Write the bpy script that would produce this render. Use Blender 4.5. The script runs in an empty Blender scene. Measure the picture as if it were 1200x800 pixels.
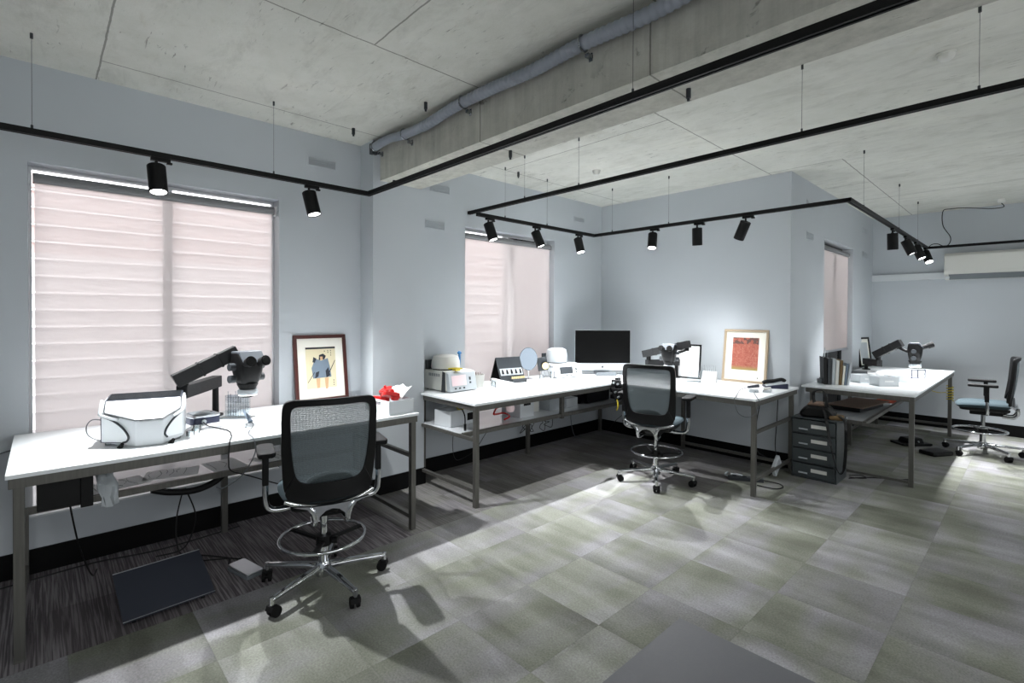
import bpy, bmesh, math, random
from mathutils import Vector, Matrix, Quaternion
random.seed(7)
PI = math.pi
SC = bpy.context.scene
COL = SC.collection

# ------------------------------------------------------------------ helpers
def tag(o, label=None, cat=None, group=None, kind=None):
    if label: o['label'] = label
    if cat: o['category'] = cat
    if group: o['group'] = group
    if kind: o['kind'] = kind
    return o

def obj(name, bm, mat, parent=None, smooth=False, label=None, bevel=0.0, solid=0.0, sub=0):
    """links one bmesh as one mesh object; vertices are already in the parent's space"""
    me = bpy.data.meshes.new(name)
    bmesh.ops.recalc_face_normals(bm, faces=bm.faces)
    bm.to_mesh(me); bm.free()
    for m in (mat if isinstance(mat, (list, tuple)) else [mat]):
        me.materials.append(m)
    if smooth:
        for p in me.polygons: p.use_smooth = True
        try: me.set_sharp_from_angle(angle=math.radians(40))
        except Exception: pass
    o = bpy.data.objects.new(name, me); COL.objects.link(o)
    if parent: o.parent = parent
    if label: o['label'] = label
    if solid:
        s = o.modifiers.new('Solidify', 'SOLIDIFY'); s.thickness = solid; s.offset = 0
    if sub:
        s = o.modifiers.new('Subdivision', 'SUBSURF'); s.levels = sub; s.render_levels = sub
    if bevel:
        b = o.modifiers.new('Bevel', 'BEVEL'); b.width = bevel; b.segments = 2; b.limit_method = 'ANGLE'
    return o

def thing(name, label, cat, loc=(0, 0, 0), rz=0.0, group=None):
    o = bpy.data.objects.new(name, None); COL.objects.link(o)
    o.location = loc; o.rotation_euler = (0, 0, rz); o.empty_display_size = .1
    return tag(o, label, cat, group)

def struct(name, bm, mat, parent=None, **k):
    o = obj(name, bm, mat, parent, **k)
    if not parent: o['kind'] = 'structure'
    return o

def single(name, label, cat, bm, mat, loc=(0, 0, 0), rz=0.0, group=None, **k):
    o = obj(name, bm, mat, None, **k)
    o.location = loc; o.rotation_euler = (0, 0, rz)
    return tag(o, label, cat, group)

def copy_tree(o, parent=None):
    c = o.copy(); COL.objects.link(c); c.parent = parent
    for ch in list(o.children):
        copy_tree(ch, c)
    return c

def NB(): return bmesh.new()

def box(bm, x0, x1, y0, y1, z0, z1, M=None, mi=0):
    vs = [bm.verts.new((x, y, z)) for x in (x0, x1) for y in (y0, y1) for z in (z0, z1)]
    if M is not None:
        for v in vs: v.co = M @ v.co
    for f in ((0, 1, 3, 2), (4, 6, 7, 5), (0, 4, 5, 1), (2, 3, 7, 6), (0, 2, 6, 4), (1, 5, 7, 3)):
        fc = bm.faces.new([vs[i] for i in f]); fc.material_index = mi
    return bm

def prism(bm, pts, a, b, axis='z', M=None, mi=0):
    """polygon pts extruded from a to b along axis"""
    def mk(p, t):
        if axis == 'z': v = Vector((p[0], p[1], t))
        elif axis == 'x': v = Vector((t, p[0], p[1]))
        else: v = Vector((p[0], t, p[1]))
        return M @ v if M is not None else v
    A = [bm.verts.new(mk(p, a)) for p in pts]; B = [bm.verts.new(mk(p, b)) for p in pts]
    n = len(pts)
    fs = [bm.faces.new(A[::-1]), bm.faces.new(B)]
    for i in range(n): fs.append(bm.faces.new([A[i], A[(i+1) % n], B[(i+1) % n], B[i]]))
    for f in fs: f.material_index = mi
    return bm

def frame_from(d):
    d = Vector(d).normalized()
    up = Vector((0, 0, 1)) if abs(d.z) < .95 else Vector((1, 0, 0))
    x = d.cross(up).normalized(); y = x.cross(d).normalized()
    return x, y, d

def cyl(bm, p0, p1, r0, r1=None, n=20, cap=True, mi=0):
    p0 = Vector(p0); p1 = Vector(p1); r1 = r0 if r1 is None else r1
    x, y, d = frame_from(p1 - p0)
    A = [bm.verts.new(p0 + (x*math.cos(2*PI*i/n) + y*math.sin(2*PI*i/n))*r0) for i in range(n)]
    B = [bm.verts.new(p1 + (x*math.cos(2*PI*i/n) + y*math.sin(2*PI*i/n))*r1) for i in range(n)]
    fs = [bm.faces.new([A[i], A[(i+1) % n], B[(i+1) % n], B[i]]) for i in range(n)]
    if cap: fs += [bm.faces.new(A[::-1]), bm.faces.new(B)]
    for f in fs: f.material_index = mi
    return bm

def lathe(bm, prof, n=32, c=(0, 0, 0), M=None, mi=0):
    """prof: list of (r, z) from bottom to top round the z axis at c"""
    rings = []
    for r, z in prof:
        if r < 1e-5:
            v = bm.verts.new((c[0], c[1], c[2]+z)); rings.append([v])
        else:
            rings.append([bm.verts.new((c[0]+r*math.cos(2*PI*i/n), c[1]+r*math.sin(2*PI*i/n), c[2]+z)) for i in range(n)])
    if M is not None:
        for R in rings:
            for v in R: v.co = M @ v.co
    for a, b in zip(rings, rings[1:]):
        for i in range(n):
            j = (i+1) % n
            if len(a) == 1 and len(b) == 1: continue
            if len(a) == 1: f = bm.faces.new([a[0], b[i], b[j]])
            elif len(b) == 1: f = bm.faces.new([a[i], a[j], b[0]])
            else: f = bm.faces.new([a[i], a[j], b[j], b[i]])
            f.material_index = mi
    if len(rings[0]) > 1: bm.faces.new(rings[0][::-1]).material_index = mi
    if len(rings[-1]) > 1: bm.faces.new(rings[-1]).material_index = mi
    return bm

def smooth_path(pts, k=6, closed=False):
    P = [Vector(p) for p in pts]; out = []
    n = len(P)
    rng = range(n if closed else n-1)
    for i in rng:
        if closed: a, b, c, d = P[i-1], P[i], P[(i+1) % n], P[(i+2) % n]
        else: a, b, c, d = P[max(i-1, 0)], P[i], P[i+1], P[min(i+2, n-1)]
        for j in range(k):
            t = j/k
            out.append(.5*((2*b) + (c-a)*t + (2*a-5*b+4*c-d)*t*t + (3*b-a-3*c+d)*t**3))
    if not closed: out.append(P[-1])
    return out

def tube(bm, pts, r, n=10, smooth=6, closed=False, mi=0, sq=None, rads=None):
    """swept round (or w x h when sq) section along a path"""
    P = smooth_path(pts, smooth, closed) if smooth else [Vector(p) for p in pts]
    N = len(P); rings = []; ref = None
    for i, p in enumerate(P):
        if closed: d = P[(i+1) % N] - P[i-1]
        else: d = P[min(i+1, N-1)] - P[max(i-1, 0)]
        d.normalize()
        if ref is None: ref, _, _ = frame_from(d)
        x = (ref - d*ref.dot(d)).normalized(); y = d.cross(x); ref = x
        rr = r if rads is None else rads[0] + (rads[1]-rads[0])*i/(N-1)
        if sq:
            w, h = sq
            # keep the section upright: use world z where possible
            xs = d.cross(Vector((0, 0, 1)))
            if xs.length > .2: x = xs.normalized(); y = x.cross(d).normalized()
            offs = [(-w/2, -h/2), (w/2, -h/2), (w/2, h/2), (-w/2, h/2)]
            rings.append([bm.verts.new(p + x*a + y*b) for a, b in offs])
        else:
            rings.append([bm.verts.new(p + (x*math.cos(2*PI*k/n) + y*math.sin(2*PI*k/n))*rr) for k in range(n)])
    m = len(rings[0])
    for i in range(N if closed else N-1):
        a, b = rings[i], rings[(i+1) % N]
        for k in range(m):
            bm.faces.new([a[k], a[(k+1) % m], b[(k+1) % m], b[k]]).material_index = mi
    if not closed:
        bm.faces.new(rings[0][::-1]).material_index = mi; bm.faces.new(rings[-1]).material_index = mi
    return bm

def rrect(w, h, r, n=5, cx=0, cy=0):
    out = []
    for sx, sy, a0 in ((1, 1, 0), (-1, 1, 90), (-1, -1, 180), (1, -1, 270)):
        for i in range(n+1):
            a = math.radians(a0 + 90*i/n)
            out.append((cx + sx*(w/2-r) + r*math.cos(a), cy + sy*(h/2-r) + r*math.sin(a)))
    return out

# ------------------------------------------------------------------ materials
def lin(c): return tuple(((v/255+.055)/1.055)**2.4 if v/255 > .04045 else v/255/12.92 for v in c)
def mat(name, rgb, rough=.5, metal=0.0, emit=0.0, alpha=1.0, spec=.5, bump=0.0, bscale=40, trans=0.0, coat=0.0, ior=1.45):
    m = bpy.data.materials.new(name); m.use_nodes = True
    b = m.node_tree.nodes['Principled BSDF']
    c = lin(rgb) + (1,)
    b.inputs['Base Color'].default_value = c
    b.inputs['Roughness'].default_value = rough; b.inputs['Metallic'].default_value = metal
    b.inputs['Specular IOR Level'].default_value = spec
    b.inputs['Coat Weight'].default_value = coat
    b.inputs['Transmission Weight'].default_value = trans
    b.inputs['IOR'].default_value = ior
    if emit:
        b.inputs['Emission Color'].default_value = c; b.inputs['Emission Strength'].default_value = emit
    b.inputs['Alpha'].default_value = alpha
    nt = m.node_tree
    tc = nt.nodes.new('ShaderNodeTexCoord'); nz = nt.nodes.new('ShaderNodeTexNoise')
    nz.inputs['Scale'].default_value = bscale; nz.inputs['Detail'].default_value = 4
    nt.links.new(tc.outputs['Object'], nz.inputs['Vector'])
    mr = nt.nodes.new('ShaderNodeMapRange'); mr.inputs[3].default_value = max(rough-.05, 0); mr.inputs[4].default_value = min(rough+.07, 1)
    nt.links.new(nz.outputs['Fac'], mr.inputs[0]); nt.links.new(mr.outputs[0], b.inputs['Roughness'])
    if bump:
        bp = nt.nodes.new('ShaderNodeBump'); bp.inputs['Strength'].default_value = bump; bp.inputs['Distance'].default_value = .01
        nt.links.new(nz.outputs['Fac'], bp.inputs['Height']); nt.links.new(bp.outputs[0], b.inputs['Normal'])
    return m

class NT:
    def __init__(s, name):
        s.m = bpy.data.materials.new(name); s.m.use_nodes = True; s.t = s.m.node_tree
        s.b = s.t.nodes['Principled BSDF']; s.out = s.t.nodes['Material Output']
    def n(s, typ, **k):
        nd = s.t.nodes.new(typ)
        for a, v in k.items(): setattr(nd, a, v)
        return nd
    def l(s, a, b): s.t.links.new(a, b)
    def math(s, op, a, b=None, c=None):
        nd = s.n('ShaderNodeMath', operation=op)
        for i, v in enumerate((a, b, c)):
            if v is None: continue
            if isinstance(v, (int, float)): nd.inputs[i].default_value = v
            else: s.l(v, nd.inputs[i])
        return nd.outputs[0]
    def mix(s, f, a, b, typ='MIX'):
        nd = s.n('ShaderNodeMix', data_type='RGBA', blend_type=typ)
        for i, v in ((0, f), (6, a), (7, b)):
            if isinstance(v, (int, float)): nd.inputs[i].default_value = v
            elif isinstance(v, tuple): nd.inputs[i].default_value = v
            else: s.l(v, nd.inputs[i])
        return nd.outputs[2]
    def ramp(s, f, stops):
        nd = s.n('ShaderNodeValToRGB'); e = nd.color_ramp.elements
        while len(e) < len(stops): e.new(.5)
        for x, (p, c) in zip(e, stops):
            x.position = p; x.color = c if len(c) == 4 else tuple(c) + (1,)
        s.l(f, nd.inputs[0]); return nd.outputs[0]
    def noise(s, vec, scale, detail=4, rough=.5, dist=0):
        nd = s.n('ShaderNodeTexNoise'); nd.inputs['Scale'].default_value = scale
        nd.inputs['Detail'].default_value = detail; nd.inputs['Roughness'].default_value = rough; nd.inputs['Distortion'].default_value = dist
        s.l(vec, nd.inputs['Vector']); return nd.outputs['Fac']
    def mapping(s, vec, scale=(1, 1, 1), loc=(0, 0, 0), rot=(0, 0, 0)):
        nd = s.n('ShaderNodeMapping'); nd.inputs['Scale'].default_value = scale
        nd.inputs['Location'].default_value = loc; nd.inputs['Rotation'].default_value = rot
        s.l(vec, nd.inputs['Vector']); return nd.outputs[0]

def G(v): return (v, v, v, 1)

def concrete(name, seams_x, seams_y, tint=(1, 1, 1), streak_axis='y', vertical=False, base=(.68, .68, .625)):
    s = NT(name); tc = s.n('ShaderNodeTexCoord').outputs['Object']
    n1 = s.noise(tc, 1.3, 6, .6, .4)
    n2 = s.noise(tc, 7, 6, .65)
    n3 = s.noise(s.mapping(tc, (3, 16, 3) if streak_axis == 'x' else (16, 3, 3)), 2.2, 5, .7, .6)
    b = base
    c = s.ramp(n1, [(.3, (b[0]*.90, b[1]*.905, b[2]*.90)), (.55, b), (.75, (b[0]*1.09, b[1]*1.09, b[2]*1.08))])
    c = s.mix(.22, c, s.ramp(n2, [(.3, G(.32)), (.7, G(.72))]), 'OVERLAY')
    # dark flecks left by the formwork
    fl = s.ramp(n3, [(.33, G(1)), (.39, G(0))])
    msk = s.ramp(s.noise(tc, 2.1, 3), [(.42, G(0)), (.56, G(1))])
    f = s.math('MULTIPLY', fl, msk)
    c = s.mix(s.math('MULTIPLY', f, .6), c, (.10, .095, .08, 1))
    mk = s.ramp(s.noise(s.mapping(tc, (2.2, .8, 1) if streak_axis == 'y' else (.8, 2.2, 1)), 2.4, 6, .75, .5), [(.50, G(0)), (.72, G(1))])
    c = s.mix(s.math('MULTIPLY', mk, .30), c, (.24, .235, .20, 1))
    # warm stains
    st = s.ramp(s.noise(tc, 3.1, 5, .7, 1.0), [(.62, G(0)), (.72, G(1))])
    c = s.mix(s.math('MULTIPLY', st, .18), c, (.36, .30, .17, 1))
    if vertical:
        vs = s.noise(s.mapping(tc, (5, 5, .35)), 3, 5, .7)
        c = s.mix(.22, c, s.ramp(vs, [(.35, G(.28)), (.65, G(.72))]), 'OVERLAY')
    sep = s.n('ShaderNodeSeparateXYZ'); s.l(tc, sep.inputs[0])
    wob = s.math('MULTIPLY', s.math('SUBTRACT', s.noise(tc, 9, 3), .5), .012)
    dark = None
    for axis, vals in ((0, seams_x), (1, seams_y)):
        for v in vals:
            v, lo, hi = v if isinstance(v, tuple) else (v, -99, 99)
            d = s.math('ABSOLUTE', s.math('SUBTRACT', s.math('ADD', sep.outputs[axis], wob), v))
            k = s.math('LESS_THAN', d, .005)
            k = s.math('MULTIPLY', k, s.math('MULTIPLY', s.math('GREATER_THAN', sep.outputs[1-axis], lo), s.math('LESS_THAN', sep.outputs[1-axis], hi)))
            dark = k if dark is None else s.math('MAXIMUM', dark, k)
    if dark is not None:
        c = s.mix(s.math('MULTIPLY', dark, .62), c, (.07, .066, .055, 1))
    s.l(c, s.b.inputs['Base Color']); s.b.inputs['Roughness'].default_value = .85
    s.b.inputs['Specular IOR Level'].default_value = .25
    bp = s.n('ShaderNodeBump'); bp.inputs['Strength'].default_value = .35; bp.inputs['Distance'].default_value = .02
    s.l(s.math('SUBTRACT', n2, s.math('MULTIPLY', f, .6)), bp.inputs['Height']); s.l(bp.outputs[0], s.b.inputs['Normal'])
    return s.m

def carpet():
    s = NT('carpet_tiles'); tc = s.n('ShaderNodeTexCoord').outputs['Object']
    sep = s.n('ShaderNodeSeparateXYZ'); s.l(tc, sep.inputs[0])
    T = .53
    ux = s.math('DIVIDE', s.math('ADD', sep.outputs[0], 5.29), T)
    uy = s.math('DIVIDE', s.math('ADD', sep.outputs[1], 5.03), T*.965)
    ix = s.math('FLOOR', ux); iy = s.math('FLOOR', uy)
    cmb = s.n('ShaderNodeCombineXYZ'); s.l(ix, cmb.inputs[0]); s.l(iy, cmb.inputs[1])
    wn = s.n('ShaderNodeTexWhiteNoise', noise_dimensions='3D'); s.l(cmb.outputs[0], wn.inputs['Vector'])
    rnd = wn.outputs['Value']; sc = s.n('ShaderNodeSeparateColor'); s.l(wn.outputs['Color'], sc.inputs[0])
    # every tile shows its own piece of a smeared pattern, shifted by its random number
    off = s.n('ShaderNodeVectorMath', operation='SCALE'); s.l(wn.outputs['Color'], off.inputs[0]); off.inputs['Scale'].default_value = 17.0
    ad = s.n('ShaderNodeVectorMath', operation='ADD'); s.l(tc, ad.inputs[0]); s.l(off.outputs[0], ad.inputs[1])
    soft = s.noise(s.mapping(ad.outputs[0], (.9, 3.2, 1)), 1.5, 3, .5, .2)
    soft2 = s.noise(s.mapping(ad.outputs[0], (2.2, .7, 1)), 1.3, 3, .5)
    t = s.math('ADD', s.math('MULTIPLY', soft, .62), s.math('MULTIPLY', soft2, .38))
    t = s.math('ADD', t, s.math('MULTIPLY', s.math('SUBTRACT', rnd, .5), .16))
    green = s.ramp(t, [(.30, (.130, .136, .108)), (.45, (.190, .198, .164)), (.56, (.245, .253, .220)), (.70, (.325, .330, .314))])
    purple = s.ramp(t, [(.32, (.145, .141, .142)), (.52, (.235, .232, .240)), (.70, (.335, .333, .347))])
    c = s.mix(s.ramp(soft2, [(.42, G(0)), (.62, G(1))]), green, purple)
    # pile grain
    gr = s.noise(tc, 95, 3, .7)
    c = s.mix(.55, c, s.ramp(gr, [(.3, G(.3)), (.7, G(.75))]), 'OVERLAY')
    # ribbed dark strip of tiles along the window wall
    wob = s.noise(s.mapping(tc, (1.5, 60, 1)), 1.6, 3, .6, .3)
    rib = s.ramp(wob, [(.40, G(0)), (.56, G(1))])
    tone = s.ramp(s.math('ADD', s.math('MULTIPLY', sc.outputs[1], .5), s.math('MULTIPLY', soft, .5)), [(.25, (.165, .150, .158)), (.75, (.280, .260, .272))])
    ribc = s.mix(s.math('MULTIPLY', rib, .75), tone, (.050, .043, .046, 1))
    wallside = s.math('LESS_THAN', sep.outputs[0], -3.17)
    wallside = s.math('MULTIPLY', wallside, s.math('LESS_THAN', sep.outputs[1], 2.0))
    far = s.math('MULTIPLY', s.math('LESS_THAN', sep.outputs[0], -3.17), s.math('GREATER_THAN', sep.outputs[1], 2.0))
    far = s.math('MAXIMUM', far, s.math('MULTIPLY', s.math('LESS_THAN', sep.outputs[0], -2.1), s.math('GREATER_THAN', sep.outputs[1], 4.43)))
    c = s.mix(s.math('MULTIPLY', far, .55), c, ribc)
    c = s.mix(wallside, c, ribc)
    fx = s.math('ABSOLUTE', s.math('SUBTRACT', s.math('FRACT', ux), .5)); fy = s.math('ABSOLUTE', s.math('SUBTRACT', s.math('FRACT', uy), .5))
    seam = s.math('GREATER_THAN', s.math('MAXIMUM', fx, fy), .4945)
    c = s.mix(s.math('MULTIPLY', seam, .18), c, (.08, .08, .07, 1))
    hs = s.n('ShaderNodeHueSaturation'); hs.inputs['Value'].default_value = .90; s.l(c, hs.inputs['Color']); c = hs.outputs[0]
    s.l(c, s.b.inputs['Base Color']); s.b.inputs['Roughness'].default_value = .95; s.b.inputs['Specular IOR Level'].default_value = .15
    bp = s.n('ShaderNodeBump'); bp.inputs['Strength'].default_value = .5; bp.inputs['Distance'].default_value = .004
    s.l(gr, bp.inputs['Height']); s.l(bp.outputs[0], s.b.inputs['Normal'])
    return s.m

def blind_fabric():
    s = NT('sheer_blind_fabric'); t = s.t
    tc = s.n('ShaderNodeTexCoord').outputs['Object']
    wv = s.noise(s.mapping(tc, (1, 400, 400)), 1, 2)
    col = s.ramp(wv, [(.3, (.86, .83, .825)), (.7, (.93, .905, .90))])
    df = s.n('ShaderNodeBsdfDiffuse'); tr = s.n('ShaderNodeBsdfTranslucent'); tp = s.n('ShaderNodeBsdfTransparent')
    s.l(col, df.inputs[0]); s.l(col, tr.inputs[0]); tp.inputs[0].default_value = (1, .98, .97, 1)
    a = s.n('ShaderNodeMixShader'); a.inputs[0].default_value = .78; s.l(df.outputs[0], a.inputs[1]); s.l(tr.outputs[0], a.inputs[2])
    b = s.n('ShaderNodeMixShader'); b.inputs[0].default_value = .34; s.l(a.outputs[0], b.inputs[1]); s.l(tp.outputs[0], b.inputs[2])
    s.l(b.outputs[0], s.out.inputs[0]); return s.m

def pane_glass(name='window_glass', tint=(1, 1, 1), f=.93):
    s = NT(name)
    tp = s.n('ShaderNodeBsdfTransparent'); tp.inputs[0].default_value = tint + (1,)
    gl = s.n('ShaderNodeBsdfGlossy'); gl.inputs['Roughness'].default_value = .03
    fr = s.n('ShaderNodeFresnel'); fr.inputs[0].default_value = 1.45
    k = s.math('MAXIMUM', fr.outputs[0], 1-f)
    m = s.n('ShaderNodeMixShader'); s.l(k, m.inputs[0]); s.l(tp.outputs[0], m.inputs[1]); s.l(gl.outputs[0], m.inputs[2])
    s.l(m.outputs[0], s.out.inputs[0]); return s.m

def mesh_fabric():
    s = NT('chair_mesh'); tc = s.n('ShaderNodeTexCoord').outputs['Object']
    sep = s.n('ShaderNodeSeparateXYZ'); s.l(tc, sep.inputs[0])
    w = s.math('ABSOLUTE', s.math('SINE', s.math('MULTIPLY', sep.outputs[0], 560)))
    h = s.math('ABSOLUTE', s.math('SINE', s.math('MULTIPLY', sep.outputs[2], 380)))
    hole = s.math('MULTIPLY', s.math('GREATER_THAN', w, .42), s.math('GREATER_THAN', h, .25))
    df = s.n('ShaderNodeBsdfDiffuse'); df.inputs[0].default_value = (.095, .115, .12, 1)
    tl = s.n('ShaderNodeBsdfTranslucent'); tl.inputs[0].default_value = (.12, .14, .15, 1)
    a = s.n('ShaderNodeMixShader'); a.inputs[0].default_value = .3; s.l(df.outputs[0], a.inputs[1]); s.l(tl.outputs[0], a.inputs[2])
    tp = s.n('ShaderNodeBsdfTransparent')
    m = s.n('ShaderNodeMixShader'); s.l(s.math('MULTIPLY', hole, .40), m.inputs[0]); s.l(a.outputs[0], m.inputs[1]); s.l(tp.outputs[0], m.inputs[2])
    s.l(m.outputs[0], s.out.inputs[0]); return s.m

def paint(name, rgb):
    s = NT(name); tc = s.n('ShaderNodeTexCoord').outputs['Object']
    n1 = s.noise(tc, .8, 3); c = s.ramp(n1, [(.3, tuple(v*.97 for v in rgb)), (.7, tuple(v*1.02 for v in rgb))])
    s.l(c, s.b.inputs['Base Color']); s.b.inputs['Roughness'].default_value = .7; s.b.inputs['Specular IOR Level'].default_value = .3
    bp = s.n('ShaderNodeBump'); bp.inputs['Strength'].default_value = .06; bp.inputs['Distance'].default_value = .004
    s.l(s.noise(tc, 180, 3), bp.inputs['Height']); s.l(bp.outputs[0], s.b.inputs['Normal']); return s.m

def brushed(name, rgb, rough=.38, metal=.9):
    s = NT(name); tc = s.n('ShaderNodeTexCoord').outputs['Object']
    n1 = s.noise(s.mapping(tc, (30, 30, 1.5)), 3, 3)
    c = s.ramp(n1, [(.3, tuple(v*.85 for v in rgb)), (.7, tuple(v*1.12 for v in rgb))])
    s.l(c, s.b.inputs['Base Color']); s.b.inputs['Metallic'].default_value = metal
    s.l(s.math('ADD', s.math('MULTIPLY', n1, .15), rough-.07), s.b.inputs['Roughness']); return s.m

def two_tone():
    s = NT('outside_boards'); tc = s.n('ShaderNodeTexCoord').outputs['Object']
    sep = s.n('ShaderNodeSeparateXYZ'); s.l(tc, sep.inputs[0])
    c = s.ramp(s.math('GREATER_THAN', sep.outputs[2], 2.22), [(.4, (.87, .84, .83)), (.6, (.74, .60, .57))])
    s.l(c, s.b.inputs['Base Color']); s.b.inputs['Roughness'].default_value = .8; return s.m

def bricks():
    s = NT('brick_outside'); tc = s.n('ShaderNodeTexCoord').outputs['Object']
    v = s.mapping(tc, (1, 1, 1), rot=(PI/2, 0, PI/2))
    sep = s.n('ShaderNodeSeparateXYZ'); s.l(tc, sep.inputs[0])
    cb = s.n('ShaderNodeCombineXYZ'); s.l(sep.outputs[1], cb.inputs[0]); s.l(sep.outputs[2], cb.inputs[1])
    br = s.n('ShaderNodeTexBrick'); s.l(cb.outputs[0], br.inputs['Vector'])
    br.inputs['Color1'].default_value = (.50, .36, .33, 1); br.inputs['Color2'].default_value = (.60, .45, .42, 1)
    br.inputs['Mortar'].default_value = (.6, .56, .54, 1); br.inputs['Scale'].default_value = 4.2
    s.l(br.outputs['Color'], s.b.inputs['Base Color']); s.b.inputs['Roughness'].default_value = .9; return s.m

M = {}
M['wall'] = paint('wall_paint', (.515, .548, .578))
M['trimw'] = mat('white_trim', (214, 218, 220), .45)
M['ceil_a'] = concrete('concrete_front_bay', [(-3.98, .27, 9), -2.65, -1.32, .01], [(.27, -9, -2.65), (1.4, -2.65, -1.32)], streak_axis='x')
M['ceil_b'] = concrete('concrete_rear_bay', [(-3.95, 2, 6), (-2.04, 2.6, 5.84), (-1.35, 5.75, 9.65), .62], [(3.62, -3.95, -2.04), (5.75, -2.04, -1.35), (6.95, -1.84, -1.35), (8.0, -1.84, 3)], streak_axis='x')
M['beam'] = concrete('concrete_beam', [-2.68, -1.35, 0, 1.3], [], streak_axis='x', vertical=True, base=(.50, .495, .445))
M['floor'] = carpet()
M['skirt'] = mat('black_skirting', (6, 6, 7), .6, spec=.2)
M['blind'] = blind_fabric()
M['glass'] = pane_glass()
M['steel'] = brushed('dull_steel', (.135, .132, .120), .45, .6)
M['chrome'] = mat('polished_chrome', (205, 207, 210), .10, 1.0)
M['alu'] = mat('aluminium', (196, 200, 204), .3, .9)
M['white_lam'] = mat('white_laminate', (232, 236, 238), .32)
M['shelf_lam'] = mat('glossy_shelf_laminate', (222, 226, 230), .10, spec=.7, coat=.5)
M['white_pl'] = mat('white_plastic', (206, 210, 213), .35)
M['cream'] = mat('off_white_plastic', (214, 214, 208), .4)
M['lgrey'] = mat('light_grey_plastic', (176, 182, 186), .42)
M['grey'] = mat('mid_grey_plastic', (112, 118, 122), .45)
M['dgrey'] = mat('dark_grey_plastic', (50, 54, 58), .42)
M['black'] = mat('black_plastic', (6, 6, 7), .42, spec=.35)
M['blackm'] = mat('black_matt_metal', (9, 9, 10), .5, .2, spec=.35)
M['gloss_black'] = mat('black_glass', (2, 2, 2), .35, spec=.12)
M['rubber'] = mat('black_rubber', (8, 8, 9), .7, spec=.3)
M['navy'] = mat('navy_plastic', (28, 34, 62), .35)
M['bluegrey'] = mat('slate_blue_panel', (50, 54, 64), .42, coat=.2)
M['seatfab'] = mat('slate_teal_fabric', (42, 56, 62), .9, bump=.3, bscale=300)
M['meshfab'] = mesh_fabric()
M['mahogany'] = mat('mahogany_wood', (68, 26, 20), .35, bump=.05)
M['palewood'] = mat('pale_ash_wood', (172, 154, 130), .5)
M['mount'] = mat('mount_card', (238, 236, 226), .8)
M['ricepaper'] = mat('aged_paper', (212, 202, 170), .8, bump=.05)
M['paper'] = mat('white_paper', (235, 236, 236), .8)
M['ink'] = mat('ink_dark', (42, 46, 54), .8)
M['inkblue'] = mat('ink_blue_grey', (112, 126, 140), .8)
M['inkskin'] = mat('ink_pale_brown', (196, 160, 122), .8)
M['red'] = mat('red_plastic', (186, 24, 22), .4)
M['orange'] = mat('orange_red_paper', (196, 82, 50), .7)
M['yellow'] = mat('yellow_plastic', (196, 178, 52), .5)
M['teal'] = mat('blue_handle', (24, 110, 170), .4)
M['steelpl'] = mat('bright_steel', (170, 174, 178), .25, 1.0)
M['clear'] = pane_glass('clear_acrylic', (.93, .96, .97), .88)
M['smoke'] = pane_glass('smoky_plastic', (.55, .60, .64), .85)
M['lens_on'] = mat('lamp_lens', (255, 255, 255), .4, emit=14.0)
M['ring_on'] = mat('ring_light', (255, 255, 255), .4, emit=2.2)
M['cable'] = mat('black_cable', (16, 16, 17), .55)
M['gcable'] = mat('grey_cable', (92, 96, 100), .55)
M['screenp'] = mat('pale_pink_display', (206, 186, 188), .3, emit=.25)
M['matfloor'] = mat('grey_vinyl', (92, 93, 96), .55, bump=.08, bscale=90)
M['brick'] = bricks()
M['brown'] = mat('brown_board', (112, 92, 80), .7)
M['tan'] = mat('tan_leather', (106, 84, 52), .6, bump=.1)
M['mirrorg'] = mat('mirror_glass', (120, 130, 140), .12, .9)
M['roller_unlit'] = mat('unlit_roller_cloth', (128, 128, 130), .8)  # blind cloth greyed, its lack of backlight put into the colour
M['covergrey'] = mat('scope_cover_grey', (78, 83, 89), .35)
M['armblack'] = mat('dark_arm_paint', (17, 18, 20), .55)
M['drawerg'] = mat('smoky_grey_plastic', (62, 68, 70), .35)
M['conduit'] = mat('grey_conduit', (150, 156, 166), .5)
M['dial'] = mat('cream_dial', (232, 214, 160), .5)
M['weather'] = two_tone()

# ------------------------------------------------------------------ room
XW, YB, XP, YA, ZC = -4.32, 5.84, -1.836, 9.65, 3.186
XR, YF = 2.6, -2.6
bm = NB(); box(bm, XW-.2, XR+.15, YF-.15, YA+.15, -.15, 0); struct('floor', bm, M['floor'])
bm = NB(); box(bm, XW-.2, XR+.15, YF-.15, 2.4, ZC, ZC+.2); struct('ceiling', bm, M['ceil_a'])
bm = NB(); box(bm, XW-.2, XR+.15, 2.4, YA+.15, ZC, ZC+.2); struct('ceiling', bm, M['ceil_b'])
bm = NB(); box(bm, XW, XR, 2.22, 2.65, 2.835, ZC); struct('trim_1', bm, M['beam'])['label'] = 'exposed concrete ceiling beam'

def wall_x(name, xin, xout, y0, y1, opens):
    """wall on a plane x = xin with openings (y0, y1, z0, z1)"""
    b = NB(); a0, a1 = min(xin, xout), max(xin, xout); y = y0
    for (o0, o1, z0, z1) in opens:
        box(b, a0, a1, y, o0, 0, ZC); box(b, a0, a1, o0, o1, 0, z0); box(b, a0, a1, o0, o1, z1, ZC); y = o1
    box(b, a0, a1, y, y1, 0, ZC); return struct(name, b, M['wall'])
W1 = (-.06, 1.43, .35, 2.575); W2 = (3.37, 4.83, .35, 2.60); W3 = (7.05, 8.43, .35, 2.60)
wall_x('wall_left', XW, XW-.2, YF, YB, [W1, W2])
wall_x('wall_side', XP, XP-.2, YB, YA, [W3])
bm = NB(); box(bm, XW-.2, XP-.2, YB, YB+.15, 0, ZC); struct('wall_back', bm, M['wall'])
bm = NB(); box(bm, XP-.2, XR, YA, YA+.15, 0, ZC); struct('wall_rear', bm, M['wall'])
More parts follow.
